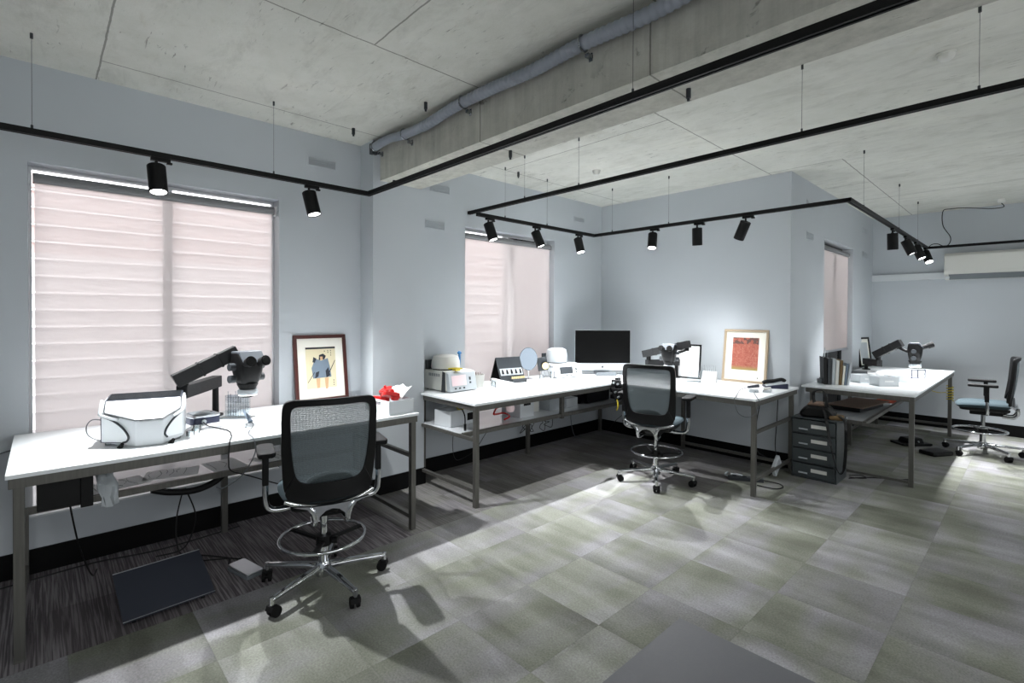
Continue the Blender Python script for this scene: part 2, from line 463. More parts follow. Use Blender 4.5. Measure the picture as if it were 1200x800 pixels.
bm = NB(); box(bm, XW-.2, XR+.15, YF-.15, YF, 0, ZC); struct('wall_front', bm, M['wall'])
bm = NB(); box(bm, XR, XR+.15, YF, YA+.15, 0, ZC); struct('wall_right', bm, M['wall'])
PX0, PY0, PY1 = -4.084, 2.15, 2.69
bm = NB(); box(bm, XW, PX0, PY0, 2.22, 0, ZC); box(bm, XW, PX0, 2.22, 2.65, 0, 2.835); box(bm, XW, PX0, 2.65, PY1, 0, ZC)
struct('wall_pillar', bm, M['wall'])
# skirting boards
def skirt(name, x0, x1, y0, y1):
    b = NB(); box(b, x0, x1, y0, y1, 0, .155); struct(name, b, M['skirt'], bevel=.003)
skirt('baseboard_left', XW, XW+.014, YF, PY0-.014); skirt('baseboard_left', XW, XW+.014, PY1+.014, YB)
skirt('baseboard_pillar', XW, PX0+.014, PY0-.014, PY0); skirt('baseboard_pillar', XW, PX0+.014, PY1, PY1+.014)
skirt('baseboard_pillar', PX0, PX0+.014, PY0, PY1)
skirt('baseboard_back', XW+.014, XP+.014, YB-.014, YB)
skirt('baseboard_side', XP, XP+.014, YB, YA); skirt('baseboard_rear', XP+.014, XR, YA-.014, YA)

# windows: frame, mullion, pane, roller blind; open reveal left in the wall
def window(idx, xw, o, zb, lab):
    y0, y1, z0, z1 = o
    root = bpy.data.objects.new('window_%d' % idx, None); COL.objects.link(root); root.location = (xw-.2, y0, z0)
    root['kind'] = 'structure'; root['label'] = lab
    w = y1-y0; h = z1-z0
    b = NB(); t = .016
    for a in ((0, t, 0, h), (w-t, w, 0, h), (t, w-t, 0, t), (t, w-t, h-t, h), (w/2-.028, w/2+.028, t, h-t)):
        box(b, .02, .07, a[0], a[1], a[2], a[3])
    obj('window_frame', b, M['dgrey'] if idx == 3 else M['trimw'], root, bevel=.003)
    b = NB(); box(b, .042, .047, t, w-t, t, h-t); obj('pane', b, M['glass'], root)
    b = NB(); box(b, .072, .21, 0.001, w-.001, .001, .012); obj('window_sill', b, M['trimw'], root)
    # blind assembly
    xr = .115
    b = NB(); cyl(b, (xr+.02, .022, h-.088), (xr+.02, w-.022, h-.088), .034, n=24); obj('blind_roller', b, M['roller_unlit'], root, smooth=True)
    b = NB(); box(b, xr+.030, xr+.034, .030, w-.040, zb-z0, h-.085); obj('roller_blind', b, M['blind'], root)
    b = NB(); box(b, xr+.022, xr+.042, .022, w-.030, zb-z0-.025, zb-z0+.003); obj('blind_bottom_bar', b, M['alu'] if idx == 3 else M['cream'], root, bevel=.003)
    b = NB(); box(b, xr-.03, xr+.045, .001, .010, h-.125, h-.05); box(b, xr-.03, xr+.045, w-.010, w-.001, h-.125, h-.05)
    obj('blind_bracket', b, M['trimw'], root)
    b = NB(); tube(b, [(xr+.05, .014, h-.06), (xr+.055, .012, h*.5), (xr+.05, .014, .25), (xr+.047, .018, .2)], .0028, 6)
    obj('blind_chain', b, M['lgrey'], root, smooth=True)
    return root
window(1, XW, W1, .47, 'wide left window behind a sheer roller blind with faint board lines')
window(2, XW, W2, .42, 'middle window behind a pale sheer roller blind')
window(3, XP, W3, 1.19, 'narrow looking side window with its roller blind half raised')

# world outside the windows
def boards(name, x, y0, y1, z1):
    b = NB(); z = 0
    while z < z1:
        prism(b, [(x, z), (x+.085, z), (x+.010, z+.150), (x, z+.150)], y0, y1, 'y'); z += .168
    o = struct(name, b, M['weather']); o['label'] = 'pale weatherboard wall outside the windows'
boards('wall_outside', -6.8, -2.0, 6.2, 2.9)
bm = NB(); box(bm, -3.75, -3.6, 6.2, 9.6, 0, 2.4); struct('wall_courtyard', bm, M['brick'])['label'] = 'pinkish brick wall outside the side window'
bm = NB(); box(bm, -9, XW-.2, -4, 10, -.15, -.02); struct('ground_outside', bm, M['white_pl'])
bm = NB(); box(bm, XW-.2, XP-.2, YB+.15, 10, -.15, -.02); struct('ground_outside', bm, M['white_pl'])

# wall vents
def vent(p, lab, side):
    x, y, z, w, h = p
    t = thing('wall_vent', lab, 'vent', (x, y, z), 0, 'plastered wall vents')
    b = NB(); box(b, 0, .006, 0, w, 0, h); obj('vent_plate', b, M['wall'], t, bevel=.002)
    b = NB()
    for i in range(4):
        zz = .012 + i*(h-.02)/4
        prism(b, [(.006, zz), (.016, zz-.004), (.006, zz+.012)], .012, w-.012, 'y')
    obj('vent_louvre', b, M['wall'], t)
vent((XW, 1.655, 2.91, .26, .085), 'slotted white wall vent high above the right end of the big left window', 0)
vent((XW, 2.91, 2.905, .25, .095), 'slotted white wall vent just under the beam right of the pillar, upper of two', 0)
vent((XW, 2.85, 2.52, .25, .095), 'slotted white wall vent right of the pillar, lower of two', 0)
vent((XW, 5.22, 2.90, .22, .07), 'slotted white wall vent high between the middle window and the corner', 0)
vent((XP, 6.35, 2.88, .25, .09), 'small wall vent on the side wall near the outer corner, upper one', 0)
vent((XP, 6.35, 2.52, .25, .09), 'small wall vent on the side wall near the outer corner, lower one', 0)
vent((XP, 8.97, 2.89, .27, .09), 'small wall vent right of the side window, upper one', 0)
vent((XP, 8.98, 2.53, .27, .09), 'small wall vent right of the side window, lower one', 0)

# wall trunking + air conditioner on the far wall
bm = NB(); box(bm, XP, -.96, YA-.045, YA, 2.19, 2.285); struct('trim_2', bm, M['trimw'], bevel=.004)['label'] = 'white cable trunking on the far wall'
t = thing('air_conditioner', 'long white split air conditioner unit on the far right wall', 'air conditioner', (-.95, YA, 2.17))
prof = [(0, .0), (-.10, 0), (-.19, .07), (-.205, .12), (-.205, .34), (-.17, .375), (0, .375)]
bm = NB(); prism(bm, prof, 0, 1.15, 'x'); obj('casing', bm, M['cream'], t, bevel=.008)
bm = NB(); prism(bm, [(-.112, -.001), (-.192, .062), (-.196, .072), (-.12, .006)], .05, 1.10, 'x'); obj('outlet_flap', bm, M['grey'], t, bevel=.002)
bm = NB(); box(bm, .02, 1.13, -.209, -.204, .095, .102); box(bm, .02, 1.13, -.209, -.204, .125, .335); obj('front_panel', bm, M['cream'], t, bevel=.003)
bm = NB()
for i in range(9): box(bm, .05, 1.10, -.165+i*.016, -.157+i*.016, .372, .379)
obj('intake_grille', bm, M['lgrey'], t)
bm = NB(); box(bm, .015, .06, -.209, -.19, .012, .045); obj('end_cap', bm, M['white_pl'], t, bevel=.003)

# conduit along the beam
t = thing('conduit', 'thick grey corrugated conduit sagging along the top of the concrete beam', 'pipe', (XW+.25, 2.15, 3.108))
pts = [(0, .0, .005), (.25, .005, .02), (.5, .0, -.012), (.82, .005, -.016), (1.2, .005, .012), (1.58, .0, .007), (1.95, .005, -.004), (2.35, 0, .004), (2.75, .005, -.01), (3.2, .005, .01), (4.0, .0, 0), (5.0, 0, 0), (6.6, 0, 0)]
bm = NB(); P = smooth_path(pts, 60)
rings = []
for i, p in enumerate(P):
    r = .036 if i < 170 else (.036 + (.0035 if (i//3) % 2 else -.0005))
    rings.append([bm.verts.new((p.x, p.y + r*math.cos(2*PI*k/14), p.z + r*math.sin(2*PI*k/14))) for k in range(14)])
for a, b in zip(rings, rings[1:]):
    for k in range(14): bm.faces.new([a[k], a[(k+1) % 14], b[(k+1) % 14], b[k]])
obj('pipe', bm, M['conduit'], t, smooth=True)
for x in (.03, .52, 1.28, 2.35, 3.4):
    p = min(P, key=lambda q: abs(q.x-x))
    bm = NB(); c = [(p.x, p.y + .042*math.cos(a*PI/8), p.z + .042*math.sin(a*PI/8)) for a in range(16)]
    tube(bm, c, .006, 6, 0, True, sq=None); box(bm, p.x-.012, p.x+.012, p.y+.03, .072, p.z-.062, p.z-.042)
    box(bm, p.x-.012, p.x+.012, p.y+.064, .07, p.z-.075, p.z-.03)
    obj('pipe_clip', bm, M['steelpl'], t, smooth=True)
bm = NB(); box(bm, -.03, .02, -.03, .03, -.055, .04); obj('end_bracket', bm, M['dgrey'], t, bevel=.004)

# ceiling bits
def sensor(x, y, lab, r=.05):
    t = thing('ceiling_sensor', lab, 'sensor', (x, y, ZC))
    bm = NB(); lathe(bm, [(r, -.012), (r, 0)], 28); obj('base', bm, M['cream'], t, smooth=True)
    bm = NB(); lathe(bm, [(0, -.045), (r*.5, -.044), (r*.8, -.03), (r*.86, -.012)], 28); obj('cover', bm, M['cream'], t, smooth=True)
sensor(-.392, 3.881, 'round cream sensor on the concrete ceiling at the upper right')
sensor(-3.281, 4.338, 'small cream sensor on the rear ceiling above the middle window end', .045)
def anchor(x, y, z, lab):
    bm = NB(); cyl(bm, (0, 0, 0), (0, 0, -.05), .013, n=12); cyl(bm, (0, 0, -.05), (0, 0, -.065), .008, n=10)
    single('ceiling_anchor', lab, 'bolt', bm, M['dgrey'], (x, y, z), group='dark anchor bolts left in the concrete', smooth=True)
anchor(-3.98, 2.30, 2.835, 'dark bolt under the beam just right of the pillar')
anchor(-2.67, 2.50, 2.835, 'dark bolt under the beam above the short rail end')
anchor(-1.29, 2.50, 2.835, 'dark bolt under the beam near the middle of the picture top')
anchor(-3.90, 3.77, ZC, 'dark bolt in the rear ceiling close above the middle window')
anchor(-3.1, 2.05, ZC, 'dark bolt in the ceiling just above the conduit')
anchor(-3.95, 1.9, ZC, 'dark bolt in the ceiling beside the pillar top')

# ------------------------------------------------------------------ lighting tracks
def rail(name, lab, pts, wires, zr):
    t = thing(name, lab, 'lighting track', (pts[0][0], pts[0][1], zr))
    o = Vector((pts[0][0], pts[0][1], 0))
    b = NB(); w = .018; n = len(pts)-1
    for i in range(n):
        a = Vector(pts[i] + (0,)) - o; c = Vector(pts[i+1] + (0,)) - o
        ea = w if i > 0 else 0; ec = w if i < n-1 else 0
        d = 1 if (c.x+c.y) > (a.x+a.y) else -1
        if abs(c.x-a.x) > abs(c.y-a.y):
            s0, s1 = sorted((a.x - d*ea, c.x + d*ec))
            for q0, q1, z0, z1 in ((-w, -.006, 0, .034), (.006, w, 0, .034), (-.006, .006, .012, .034)):
                box(b, s0, s1, a.y+q0, a.y+q1, z0, z1)
        else:
            s0, s1 = sorted((a.y - d*ea, c.y + d*ec))
            for q0, q1, z0, z1 in ((-w, -.006, 0, .034), (.006, w, 0, .034), (-.006, .006, .012, .034)):
                box(b, a.x+q0, a.x+q1, s0, s1, z0, z1)
    obj('rail', b, M['blackm'], t)
    for (x, y, zt) in wires:
        b = NB(); p = Vector((x, y, 0)) - o
        cyl(b, (p.x, p.y, .03), (p.x, p.y, zt-zr), .0011, n=6); cyl(b, (p.x, p.y, .03), (p.x, p.y, .055), .006, n=8)
        cyl(b, (p.x, p.y, zt-zr-.03), (p.x, p.y, zt-zr), .007, n=8)
        obj('suspension_wire', b, M['dgrey'], t)
    return t
ZT = 2.64
rail('lighting_track', 'black track that runs along the left window wall and turns out beside the beam',
     [(-3.86, YF), (-3.86, 1.99), (XR, 1.99)], [(-3.86, -.035, ZC), (-3.86, 1.24, ZC), (-1.3, 1.99, ZC), (.4, 1.99, ZC)], ZT-.017)
rail('lighting_track', 'black track zigzagging from the middle window past the back wall into the alcove',
     [(-3.87, 3.17), (-3.87, 5.08), (-1.14, 5.08), (-1.14, 9.42), (XR, 9.42)],
     [(-3.87, 3.55, ZC), (-3.87, 4.20, ZC), (-3.6, 5.08, ZC), (-2.845, 5.08, ZC), (-1.14, 5.6, ZC), (-1.14, 7.31, ZC), (-1.14, 8.61, ZC)], ZT-.017)
rail('lighting_track', 'straight black track crossing the whole ceiling from the middle window wall',
     [(XW, 3.42), (XR, 3.42)], [(-2.778, 3.42, ZC), (-3.45, 3.42, ZC), (-1.02, 3.42, ZC), (-.219, 3.42, ZC), (1.4, 3.42, ZC)], 2.735)

def spotlight(x, y, z, d, lab, along='y', power=60):
    t = thing('track_spotlight', lab, 'spotlight', (x, y, z), 0, 'black cylinder track spotlights')
    b = NB()
    if along == 'y': box(b, -.016, .016, -.03, .075, -.022, 0); box(b, -.012, .012, .055, .085, -.032, -.020)
    else: box(b, -.03, .075, -.016, .016, -.022, 0); box(b, .055, .085, -.012, .012, -.032, -.020)
    cyl(b, (0, 0, -.022), (0, 0, -.062), .009, n=12)
    obj('adapter', b, M['blackm'], t, bevel=.0015)
    d = Vector(d).normalized(); top = Vector((0, 0, -.058)) - d*.004
    b = NB(); L = .185; R0 = .051
    p = lambda s: top + d*s
    xx, yy, _ = frame_from(d)
    Mx = Matrix((( xx.x, yy.x, d.x, top.x), (xx.y, yy.y, d.y, top.y), (xx.z, yy.z, d.z, top.z), (0, 0, 0, 1)))
    lathe(b, [(0, 0), (R0-.004, 0), (R0, .004), (R0, L-.003), (R0-.002, L), (R0-.006, L), (R0-.007, L-.012), (0, L-.012)], 32, M=Mx)
    obj('housing', b, M['blackm'], t, smooth=True)
    b = NB(); lathe(b, [(0, L-.0105), (R0-.0075, L-.0105), (R0-.0075, L-.008), (0, L-.007)], 28, M=Mx)
    obj('lens', b, M['lens_on'], t, smooth=True)
    b = NB(); cyl(b, (-.014, 0, -.058), (.014, 0, -.058), .010, n=12); obj('joint', b, M['blackm'], t, smooth=True)
    ld = bpy.data.lights.new('spot_beam', 'SPOT'); ld.energy = power; ld.spot_size = math.radians(88); ld.spot_blend = 1.0
    ld.shadow_soft_size = .026; ld.color = (.97, .985, 1.0)
    lo = bpy.data.objects.new('spot_beam', ld); COL.objects.link(lo); lo.parent = t
    lo.location = p(L+.003); lo.rotation_mode = 'QUATERNION'; lo.rotation_quaternion = (-d).to_track_quat('Z', 'Y')
    return t
ZS = ZT-.017
PW = 300
spotlight(-3.86, .533, ZS, (.30, .03, -1), 'lit spotlight in front of the big left window, nearest the picture edge', power=PW)
spotlight(-3.86, 1.496, ZS, (.26, .14, -1), 'lit spotlight between the big left window and the pillar', power=PW)
spotlight(-3.87, 3.317, ZS, (.30, .16, -1), 'tilted spotlight at the left edge of the middle window', power=PW)
spotlight(-3.87, 4.006, ZS, (.32, .24, -1), 'tilted spotlight in front of the right half of the middle window', power=PW*.8)
spotlight(-3.87, 4.754, ZS, (.32, -.05, -1), 'upright lit spotlight between the middle window and the room corner', power=PW*.75)
spotlight(-3.042, 5.08, ZS, (.14, -.34, -1), 'lit spotlight leftmost of three on the back wall run', 'x', power=PW)
spotlight(-2.513, 5.08, ZS, (-.03, .10, -1), 'upright spotlight in the centre of three on the back wall run', 'x', power=PW*.30)
spotlight(-2.009, 5.08, ZS, (-.52, .20, -1), 'steeply tilted spotlight nearest the outer corner of the back wall', 'x', power=PW*.15)
spotlight(-1.14, 6.94, ZS, (.0, .12, -1), 'spotlight with unseen lens, first of four in the alcove', power=PW*.5)
spotlight(-1.14, 7.717, ZS, (.42, .03, -1), 'lit spotlight, second of four in the alcove row', power=PW*1.15)
spotlight(-1.14, 8.454, ZS, (.42, -.12, -1), 'lit spotlight, third of four in the alcove row', power=PW*1.15)
spotlight(-1.14, 9.245, ZS, (.38, -.45, -1), 'lit spotlight, last of the alcove row beside the hanging cable', power=PW*.85)
# power feed of the track
t = thing('ceiling_rose', 'white ceiling rose with a black cable drooping to the alcove track', 'ceiling fitting', (-.358, 9.2, ZC))
bm = NB(); lathe(bm, [(0, -.05), (.030, -.05), (.04, -.04), (.045, 0)], 24); obj('rose', bm, M['cream'], t, smooth=True)
bm = NB(); tube(bm, [(0, 0, -.05), (.02, .02, -.10), (-.1, .05, -.10), (-.35, .1, -.045), (-.52, .12, -.03), (-.6, .14, -.05), (-.60, .16, -.25), (-.52, .18, -.42), (-.54, .2, -.52), (-.60, .2, -.535), (-.66, .21, -.50), (-.72, .21, -.50), (-.765, .215, -.535)], .0055, 8)
obj('cable', bm, M['cable'], t, smooth=True)

# ------------------------------------------------------------------ workbenches
TZ = .885
def leg(bm, x, y, z0, z1, s=.04):
    box(bm, x-s/2, x+s/2, y-s/2, y+s/2, z0, z1)
def bench(name, lab, tops, legs, rails, stretch, shelf, shelfr, loc):
    t = thing(name, lab, 'workbench', loc)
    L = Vector(loc)
    def sh(a): return (a[0]-L.x, a[1]-L.x, a[2]-L.y, a[3]-L.y, a[4], a[5])
    b = NB(); prism(b, [(x-L.x, y-L.y) for x, y in tops], TZ-.020, TZ); obj('worktop', b, M['white_lam'], t, bevel=.002)
    b = NB()
    for r in rails: box(b, *sh(r))
    obj('top_frame', b, M['steel'], t, bevel=.002)
    for x, y, z0, z1 in legs:
        b = NB(); leg(b, x-L.x, y-L.y, z0, z1)
        if z0 == 0: b2 = box(b, x-L.x-.021, x-L.x+.021, y-L.y-.021, y-L.y+.021, 0, .008)
        obj('leg', b, M['steel'], t, bevel=.002)
    for s_ in stretch:
        b = NB(); box(b, *sh(s_)); obj('stretcher', b, M['steel'], t, bevel=.002)
    for s_ in shelf:
        b = NB(); box(b, *sh(s_)); obj('shelf', b, M['shelf_lam'], t, bevel=.001)
    for s_ in shelfr:
        b = NB(); box(b, *sh(s_)); obj('shelf_rail', b, M['steel'], t, bevel=.001)
    return t
RZ0, RZ1 = TZ-.068, TZ-.020
# left bench
x0, x1, y0, y1 = XW+.015, -3.24, -.125, 2.09
bench('workbench', 'white topped steel workbench under the big left window, nearest the camera',
      [(x0, y0), (x1, y0), (x1, y1), (x0, y1)],
      [(x, y, 0, RZ0) for x, y in ((x1-.03, y0+.045), (x1-.03, y1-.04), (x0+.10, y0+.045), (x0+.13, .99), (x0+.10, y1-.04))],
      [(x1-.045, x1-.008, y0+.01, y1-.008, RZ0, RZ1), (x0+.08, x0+.12, y0+.01, y1-.008, RZ0, RZ1),
       (x0+.12, x1-.045, y0+.03, y0+.07, RZ0, RZ1), (x0+.12, x1-.045, y1-.06, y1-.02, RZ0, RZ1), (x0+.12, x1-.045, .97, 1.01, RZ0, RZ1)],
      [(x0+.12, x1-.05, y1-.055, y1-.025, .545, .575), (x0+.12, x1-.05, y1-.055, y1-.025, .08, .11),
       (x0+.12, x1-.05, y0+.03, y0+.06, .545, .575), (x0+.12, x1-.05, y0+.03, y0+.06, .08, .11)],
      [(x0+.08, -3.72, y0+.03, y1-.30, .575, .587)],
      [(-3.72, -3.69, y0+.03, y1-.30, .555, .590)], (x0, y0, 0))
# long L shaped bench
y0, y1 = 2.64, 5.80; XE = -1.735; YE = 4.645
bench('workbench', 'white topped steel L shaped workbench along the middle window and the back wall',
      [(x0, 2.705), (PX0+.02, 2.705), (PX0+.02, y0), (x1, y0), (x1, YE), (XE, YE), (XE, y1), (x0, y1)],
      [(x, y, 0, RZ0) for x, y in ((x1-.03, y0+.035), (XE-.03, YE+.04), (XE-.03, y1-.13), (x0+.17, 4.17), (x0+.13, y0+.1), (x0+.05, y1-.06), (-3.0, y1-.06))] + [(-3.48, 4.02, .54, RZ0)],
      [(x1-.045, x1-.008, y0+.008, YE, RZ0, RZ1), (x1-.008, XE-.008, YE+.01, YE+.045, RZ0, RZ1), (XE-.05, XE-.008, YE+.045, y1-.02, RZ0, RZ1),
       (PX0+.03, x1-.045, y0+.02, y0+.055, RZ0, RZ1), (x0+.11, x0+.15, y0+.1, y1-.05, RZ0, RZ1), (x0+.15, XE-.05, y1-.08, y1-.04, RZ0, RZ1)],
      [(x0+.14, x1-.05, y0+.02, y0+.05, .555, .585), (x0+.14, x1-.05, y0+.02, y0+.05, .12, .15),
       (XE-.045, XE-.015, YE+.06, y1-.15, .56, .59), (XE-.045, XE-.015, YE+.06, y1-.15, .13, .155), (-2.98, XE-.05, y1-.145, y1-.115, .08, .11)],
      [(x0+.15, -3.50, y0+.04, 5.2, .575, .587)],
      [(-3.50, -3.47, y0+.055, 5.2, .552, .590)], (x0, y0, 0))
# alcove bench
x0b, x1b, y0, y1 = XP+.06, -.80, 6.02, 9.22
bench('workbench', 'white topped steel workbench beside the side window in the alcove',
      [(x0b, y0), (x1b, y0), (x1b, y1), (x0b, y1)],
      [(x, y, 0, RZ0) for x, y in ((x0b+.10, y0+.035), (x1b-.03, y0+.035), (x1b-.03, y1-.2), (x0b+.10, y1-.06), (x0b+.13, 7.48))],
      [(x1b-.045, x1b-.008, y0+.01, y1-.008, RZ0, RZ1), (x0b+.04, x1b-.045, y0+.008, y0+.045, RZ0, RZ1), (x0b+.04, x0b+.08, y0+.045, y1-.008, RZ0, RZ1), (x0b+.08, x1b-.045, y1-.045, y1-.008, RZ0, RZ1)],
      [(x0b+.12, x1b-.05, y0+.02, y0+.05, .525, .555), (x0b+.12, x1b-.05, y0+.02, y0+.05, .03, .055), (x0b+.12, x1b-.05, y1-.075, y1-.045, .12, .15), (x0b+.05, x0b+.08, y0+.05, y1-.1, .12, .15)],
      [(x0b+.06, -1.22, y0+.03, 8.2, .555, .567)],
      [(-1.22, -1.19, y0+.03, 8.2, .535, .572), (x0b+.06, -1.22, y0+.005, y0+.03, .535, .572)], (x0b, y0, 0))

# ------------------------------------------------------------------ drafting chairs (front = +y in their own space)
def make_chair():
    t = thing('drafting_chair', 'x', 'chair', (0, 0, 0), 0, 'mesh back drafting chairs with chrome star bases')
    # seat cushion: rounded slab with a waterfall front edge
    b = NB(); nx, ny = 14, 14; W, D = .265, .265
    def sp(u, v, top):
        a = abs(u)**3.2 + abs(v)**3.2
        k = 1 if a <= 1 else 1
        x = W*u*math.sqrt(max(1-.22*v*v, 0)); y = D*v*math.sqrt(max(1-.22*u*u, 0))
        e = max(0, 1-max(abs(u), abs(v))**6)**.5
        z = .612 + (.032*e if top else -.045*e) - (.022*max(v, 0)**2) - .010*(1-u*u)*(1-v*v)*(1 if top else 0)
        return (x, y, z)
    g = {}
    for top in (1, 0):
        for i in range(nx+1):
            for j in range(ny+1):
                edge = i in (0, nx) or j in (0, ny)
                if edge and not top: g[(0, i, j)] = g[(1, i, j)]; continue
                g[(top, i, j)] = b.verts.new(sp(-1+2*i/nx, -1+2*j/ny, top))
    for top in (1, 0):
        for i in range(nx):
            for j in range(ny):
                b.faces.new([g[(top, i, j)], g[(top, i+1, j)], g[(top, i+1, j+1)], g[(top, i, j+1)]])
    obj('seat', b, M['seatfab'], t, smooth=True, sub=1)
    b = NB(); prism(b, rrect(.40, .42, .06), .535, .578); obj('seat_pan', b, M['black'], t, bevel=.012)
    b = NB(); box(b, -.075, .075, -.17, .12, .475, .54); prism(b, [(-.17, .49), (-.23, .53), (-.23, .55), (-.17, .54)], -.05, .05, 'x')
    obj('tilt_mechanism', b, M['blackm'], t, bevel=.012)
    b = NB(); tube(b, [(.07, .02, .515), (.18, .03, .512), (.27, .03, .50)], .006, 8); cyl(b, (.24, .03, .505), (.285, .03, .498), .011, n=10)
    obj('height_lever', b, M['black'], t, smooth=True)
    # backrest: frame ring curved round the sitter and leaning back
    def bp(x, h):                                # h 0..1 from the bottom to the top
        y = -.235 - .035*math.sin(h*PI*.9) - .055*h*h + .055*(x/.25)**2 - (.02 if h < .1 else 0)
        return (x, y, .60 + .57*h)
    def rim(u, inset):
        # superellipse outline of the back; u in 0..2pi
        c, s_ = math.cos(u), math.sin(u); e = .17 if s_ > 0 else (.30 if inset else .22)
        x = (abs(c)**e)*(1 if c > 0 else -1); z = (abs(s_)**e)*(1 if s_ > 0 else -1)
        h = .5 + .5*z
        w = .232 + .018*h + .012*math.sin(h*PI)
        hb, ht = 0.0, 1.0
        if inset: w -= .040 + .014*(1-h); hb, ht = .175, .938
        return x*w, hb + (ht-hb)*h
    n = 112; b = NB(); R = [[], [], [], []]
    for i in range(n):
        u = 2*PI*i/n
        xo, ho = rim(u, False); xi, hi = rim(u, True)
        po = Vector(bp(xo, ho)); pi = Vector(bp(xi, hi))
        for k, (p, dy) in enumerate(((po, .014), (po, -.014), (pi, -.012), (pi, .012))):
            R[k].append(b.verts.new(p + Vector((0, dy, 0))))
    for i in range(n):
        j = (i+1) % n
        for k in range(4): b.faces.new([R[k][i], R[k][j], R[(k+1) % 4][j], R[(k+1) % 4][i]])
    obj('backrest_frame', b, M['black'], t, smooth=True, bevel=.004)
    # mesh panel stretched in the frame
    b = NB(); rows = 14; cols = 16; g = {}
    for j in range(rows+1):
        h = .145 + .82*j/rows
        w = .232 + .018*h + .012*math.sin(h*PI) - .030
        if j in (0, rows): w -= .02
        for i in range(cols+1):
            x = -w + 2*w*i/cols; p = bp(x, h); g[(i, j)] = b.verts.new((p[0], p[1]+.002, p[2]))
    for j in range(rows):
        for i in range(cols): b.faces.new([g[(i, j)], g[(i+1, j)], g[(i+1, j+1)], g[(i, j+1)]])
    obj('backrest_mesh', b, M['meshfab'], t, smooth=True, solid=.0025)
    # lumbar bar behind the mesh
    b = NB(); g = []
    for i in range(13):
        x = -.12 + .24*i/12; hz = .055*math.sqrt(max(1-(x/.125)**2, 0))+.004
        p0 = bp(x, .17); p1 = bp(x, .17+hz/.57*1.0)
        g.append([b.verts.new((x, p[1]+.012+dy, p[2])) for p in (p0, p1) for dy in (0, .006)])
    for a, c in zip(g, g[1:]):
        for k0, k1 in ((0, 1), (1, 3), (3, 2), (2, 0)): b.faces.new([a[k0], a[k1], c[k1], c[k0]])
    b.faces.new([g[0][k] for k in (0, 1, 3, 2)]); b.faces.new([g[-1][k] for k in (0, 2, 3, 1)])
    obj('lumbar_pad', b, M['lgrey'], t, smooth=True)
    # polished yoke under the back: smile shaped bar and two legs to the mechanism
    b = NB()
    bar = [(x, bp(x, 0)[1]-.022, .618 - .045*(1-(x/.24)**2)) for x in [-.235+.047*i for i in range(11)]]
    tube(b, bar, .013, 10, 3, sq=None)
    for s_ in (-1, 1):
        tube(b, [(s_*.115, -.285, .582), (s_*.098, -.290, .560), (s_*.086, -.285, .515), (s_*.088, -.25, .475), (s_*.082, -.16, .478)], .016, 10, 5)
    prism(b, [(-.20, .602), (-.13, .578), (-.102, .545), (-.096, .50), (-.076, .50), (-.066, .53), (-.035, .556), (0, .564), (.035, .556), (.066, .53), (.076, .50), (.096, .50), (.102, .545), (.13, .578), (.20, .602), (.10, .588), (0, .584), (-.10, .588)], -.300, -.278, 'y')
    obj('back_yoke', b, M['chrome'], t, smooth=True)
    # arms
    for s_ in (-1, 1):
        b = NB(); path = [(s_*.10, -.03, .520), (s_*.25, -.03, .512), (s_*.305, -.03, .535), (s_*.318, -.03, .60), (s_*.318, -.025, .70)]
        tube(b, path, .017, 10, 6, sq=None); obj('arm_bracket', b, M['chrome'], t, smooth=True)
        b = NB(); box(b, s_*.318-.017, s_*.318+.017, -.045, -.005, .66, .835); obj('arm_post', b, M['black'], t, bevel=.006)
        b = NB(); prism(b, [(x*.5+s_*.315, y) for x, y in rrect(.19, .26, .045, cy=.01)], .832, .862); obj('armrest', b, M['rubber'], t, bevel=.009)
    # column, foot ring, base
    b = NB(); cyl(b, (0, 0, .06), (0, 0, .30), .030, n=24); cyl(b, (0, 0, .30), (0, 0, .48), .020, n=20); cyl(b, (0, 0, .47), (0, 0, .492), .034, n=20)
    obj('gas_column', b, M['chrome'], t, smooth=True)
    b = NB(); tube(b, [(.245*math.cos(2*PI*i/40), .03+.245*math.sin(2*PI*i/40), .285) for i in range(40)], .0105, 10, 0, True); fr = obj('foot_ring', b, M['chrome'], t, smooth=True)
    b = NB(); cyl(b, (0, 0, .245), (0, 0, .305), .045, n=20)
    for a in (10, 130, 250):
        a = math.radians(a); e = Vector((.242*math.cos(a), .03+.242*math.sin(a), .285)); q = Vector((.03*math.cos(a), .03*math.sin(a), .272))
        tube(b, [q, e], .01, 8, 0, sq=(.030, .014))
    cyl(b, (.045, -.02, .27), (.075, -.035, .27), .02, n=12); obj('ring_spider', b, M['black'], fr, bevel=.002)
    b = NB(); lathe(b, [(.0, .065), (.045, .065), (.052, .09), (.05, .125), (.034, .15), (0, .15)], 28); obj('base_hub', b, M['chrome'], t, smooth=True)
    for k in range(5):
        a = 2*PI*k/5; dx, dy = math.cos(a), math.sin(a); px, py = -dy, dx
        b = NB(); rings = []
        for f in [0, .15, .3, .5, .7, .85, 1]:
            r = .035 + .335*f; z = .118 - .018*f**1.3; w = .026 - .010*f; h = .018 - .008*f
            c = Vector((dx*r, dy*r, z)); P_ = Vector((px, py, 0))
            rings.append([b.verts.new(c + P_*(w*cx) + Vector((0, 0, h*cz))) for cx, cz in ((-1, -.9), (1, -.9), (1, .2), (.55, 1), (-.55, 1), (-1, .2))])
        for A, B in zip(rings, rings[1:]):
            for i in range(6): b.faces.new([A[i], A[(i+1) % 6], B[(i+1) % 6], B[i]])
        b.faces.new(rings[0][::-1]); b.faces.new(rings[-1])
        e = Vector((dx*.364, dy*.364, 0)); cyl(b, e + Vector((0, 0, .066)), e + Vector((0, 0, .112)), .014, n=14)
        lg = obj('base_leg', b, M['chrome'], t, smooth=True, bevel=.002)
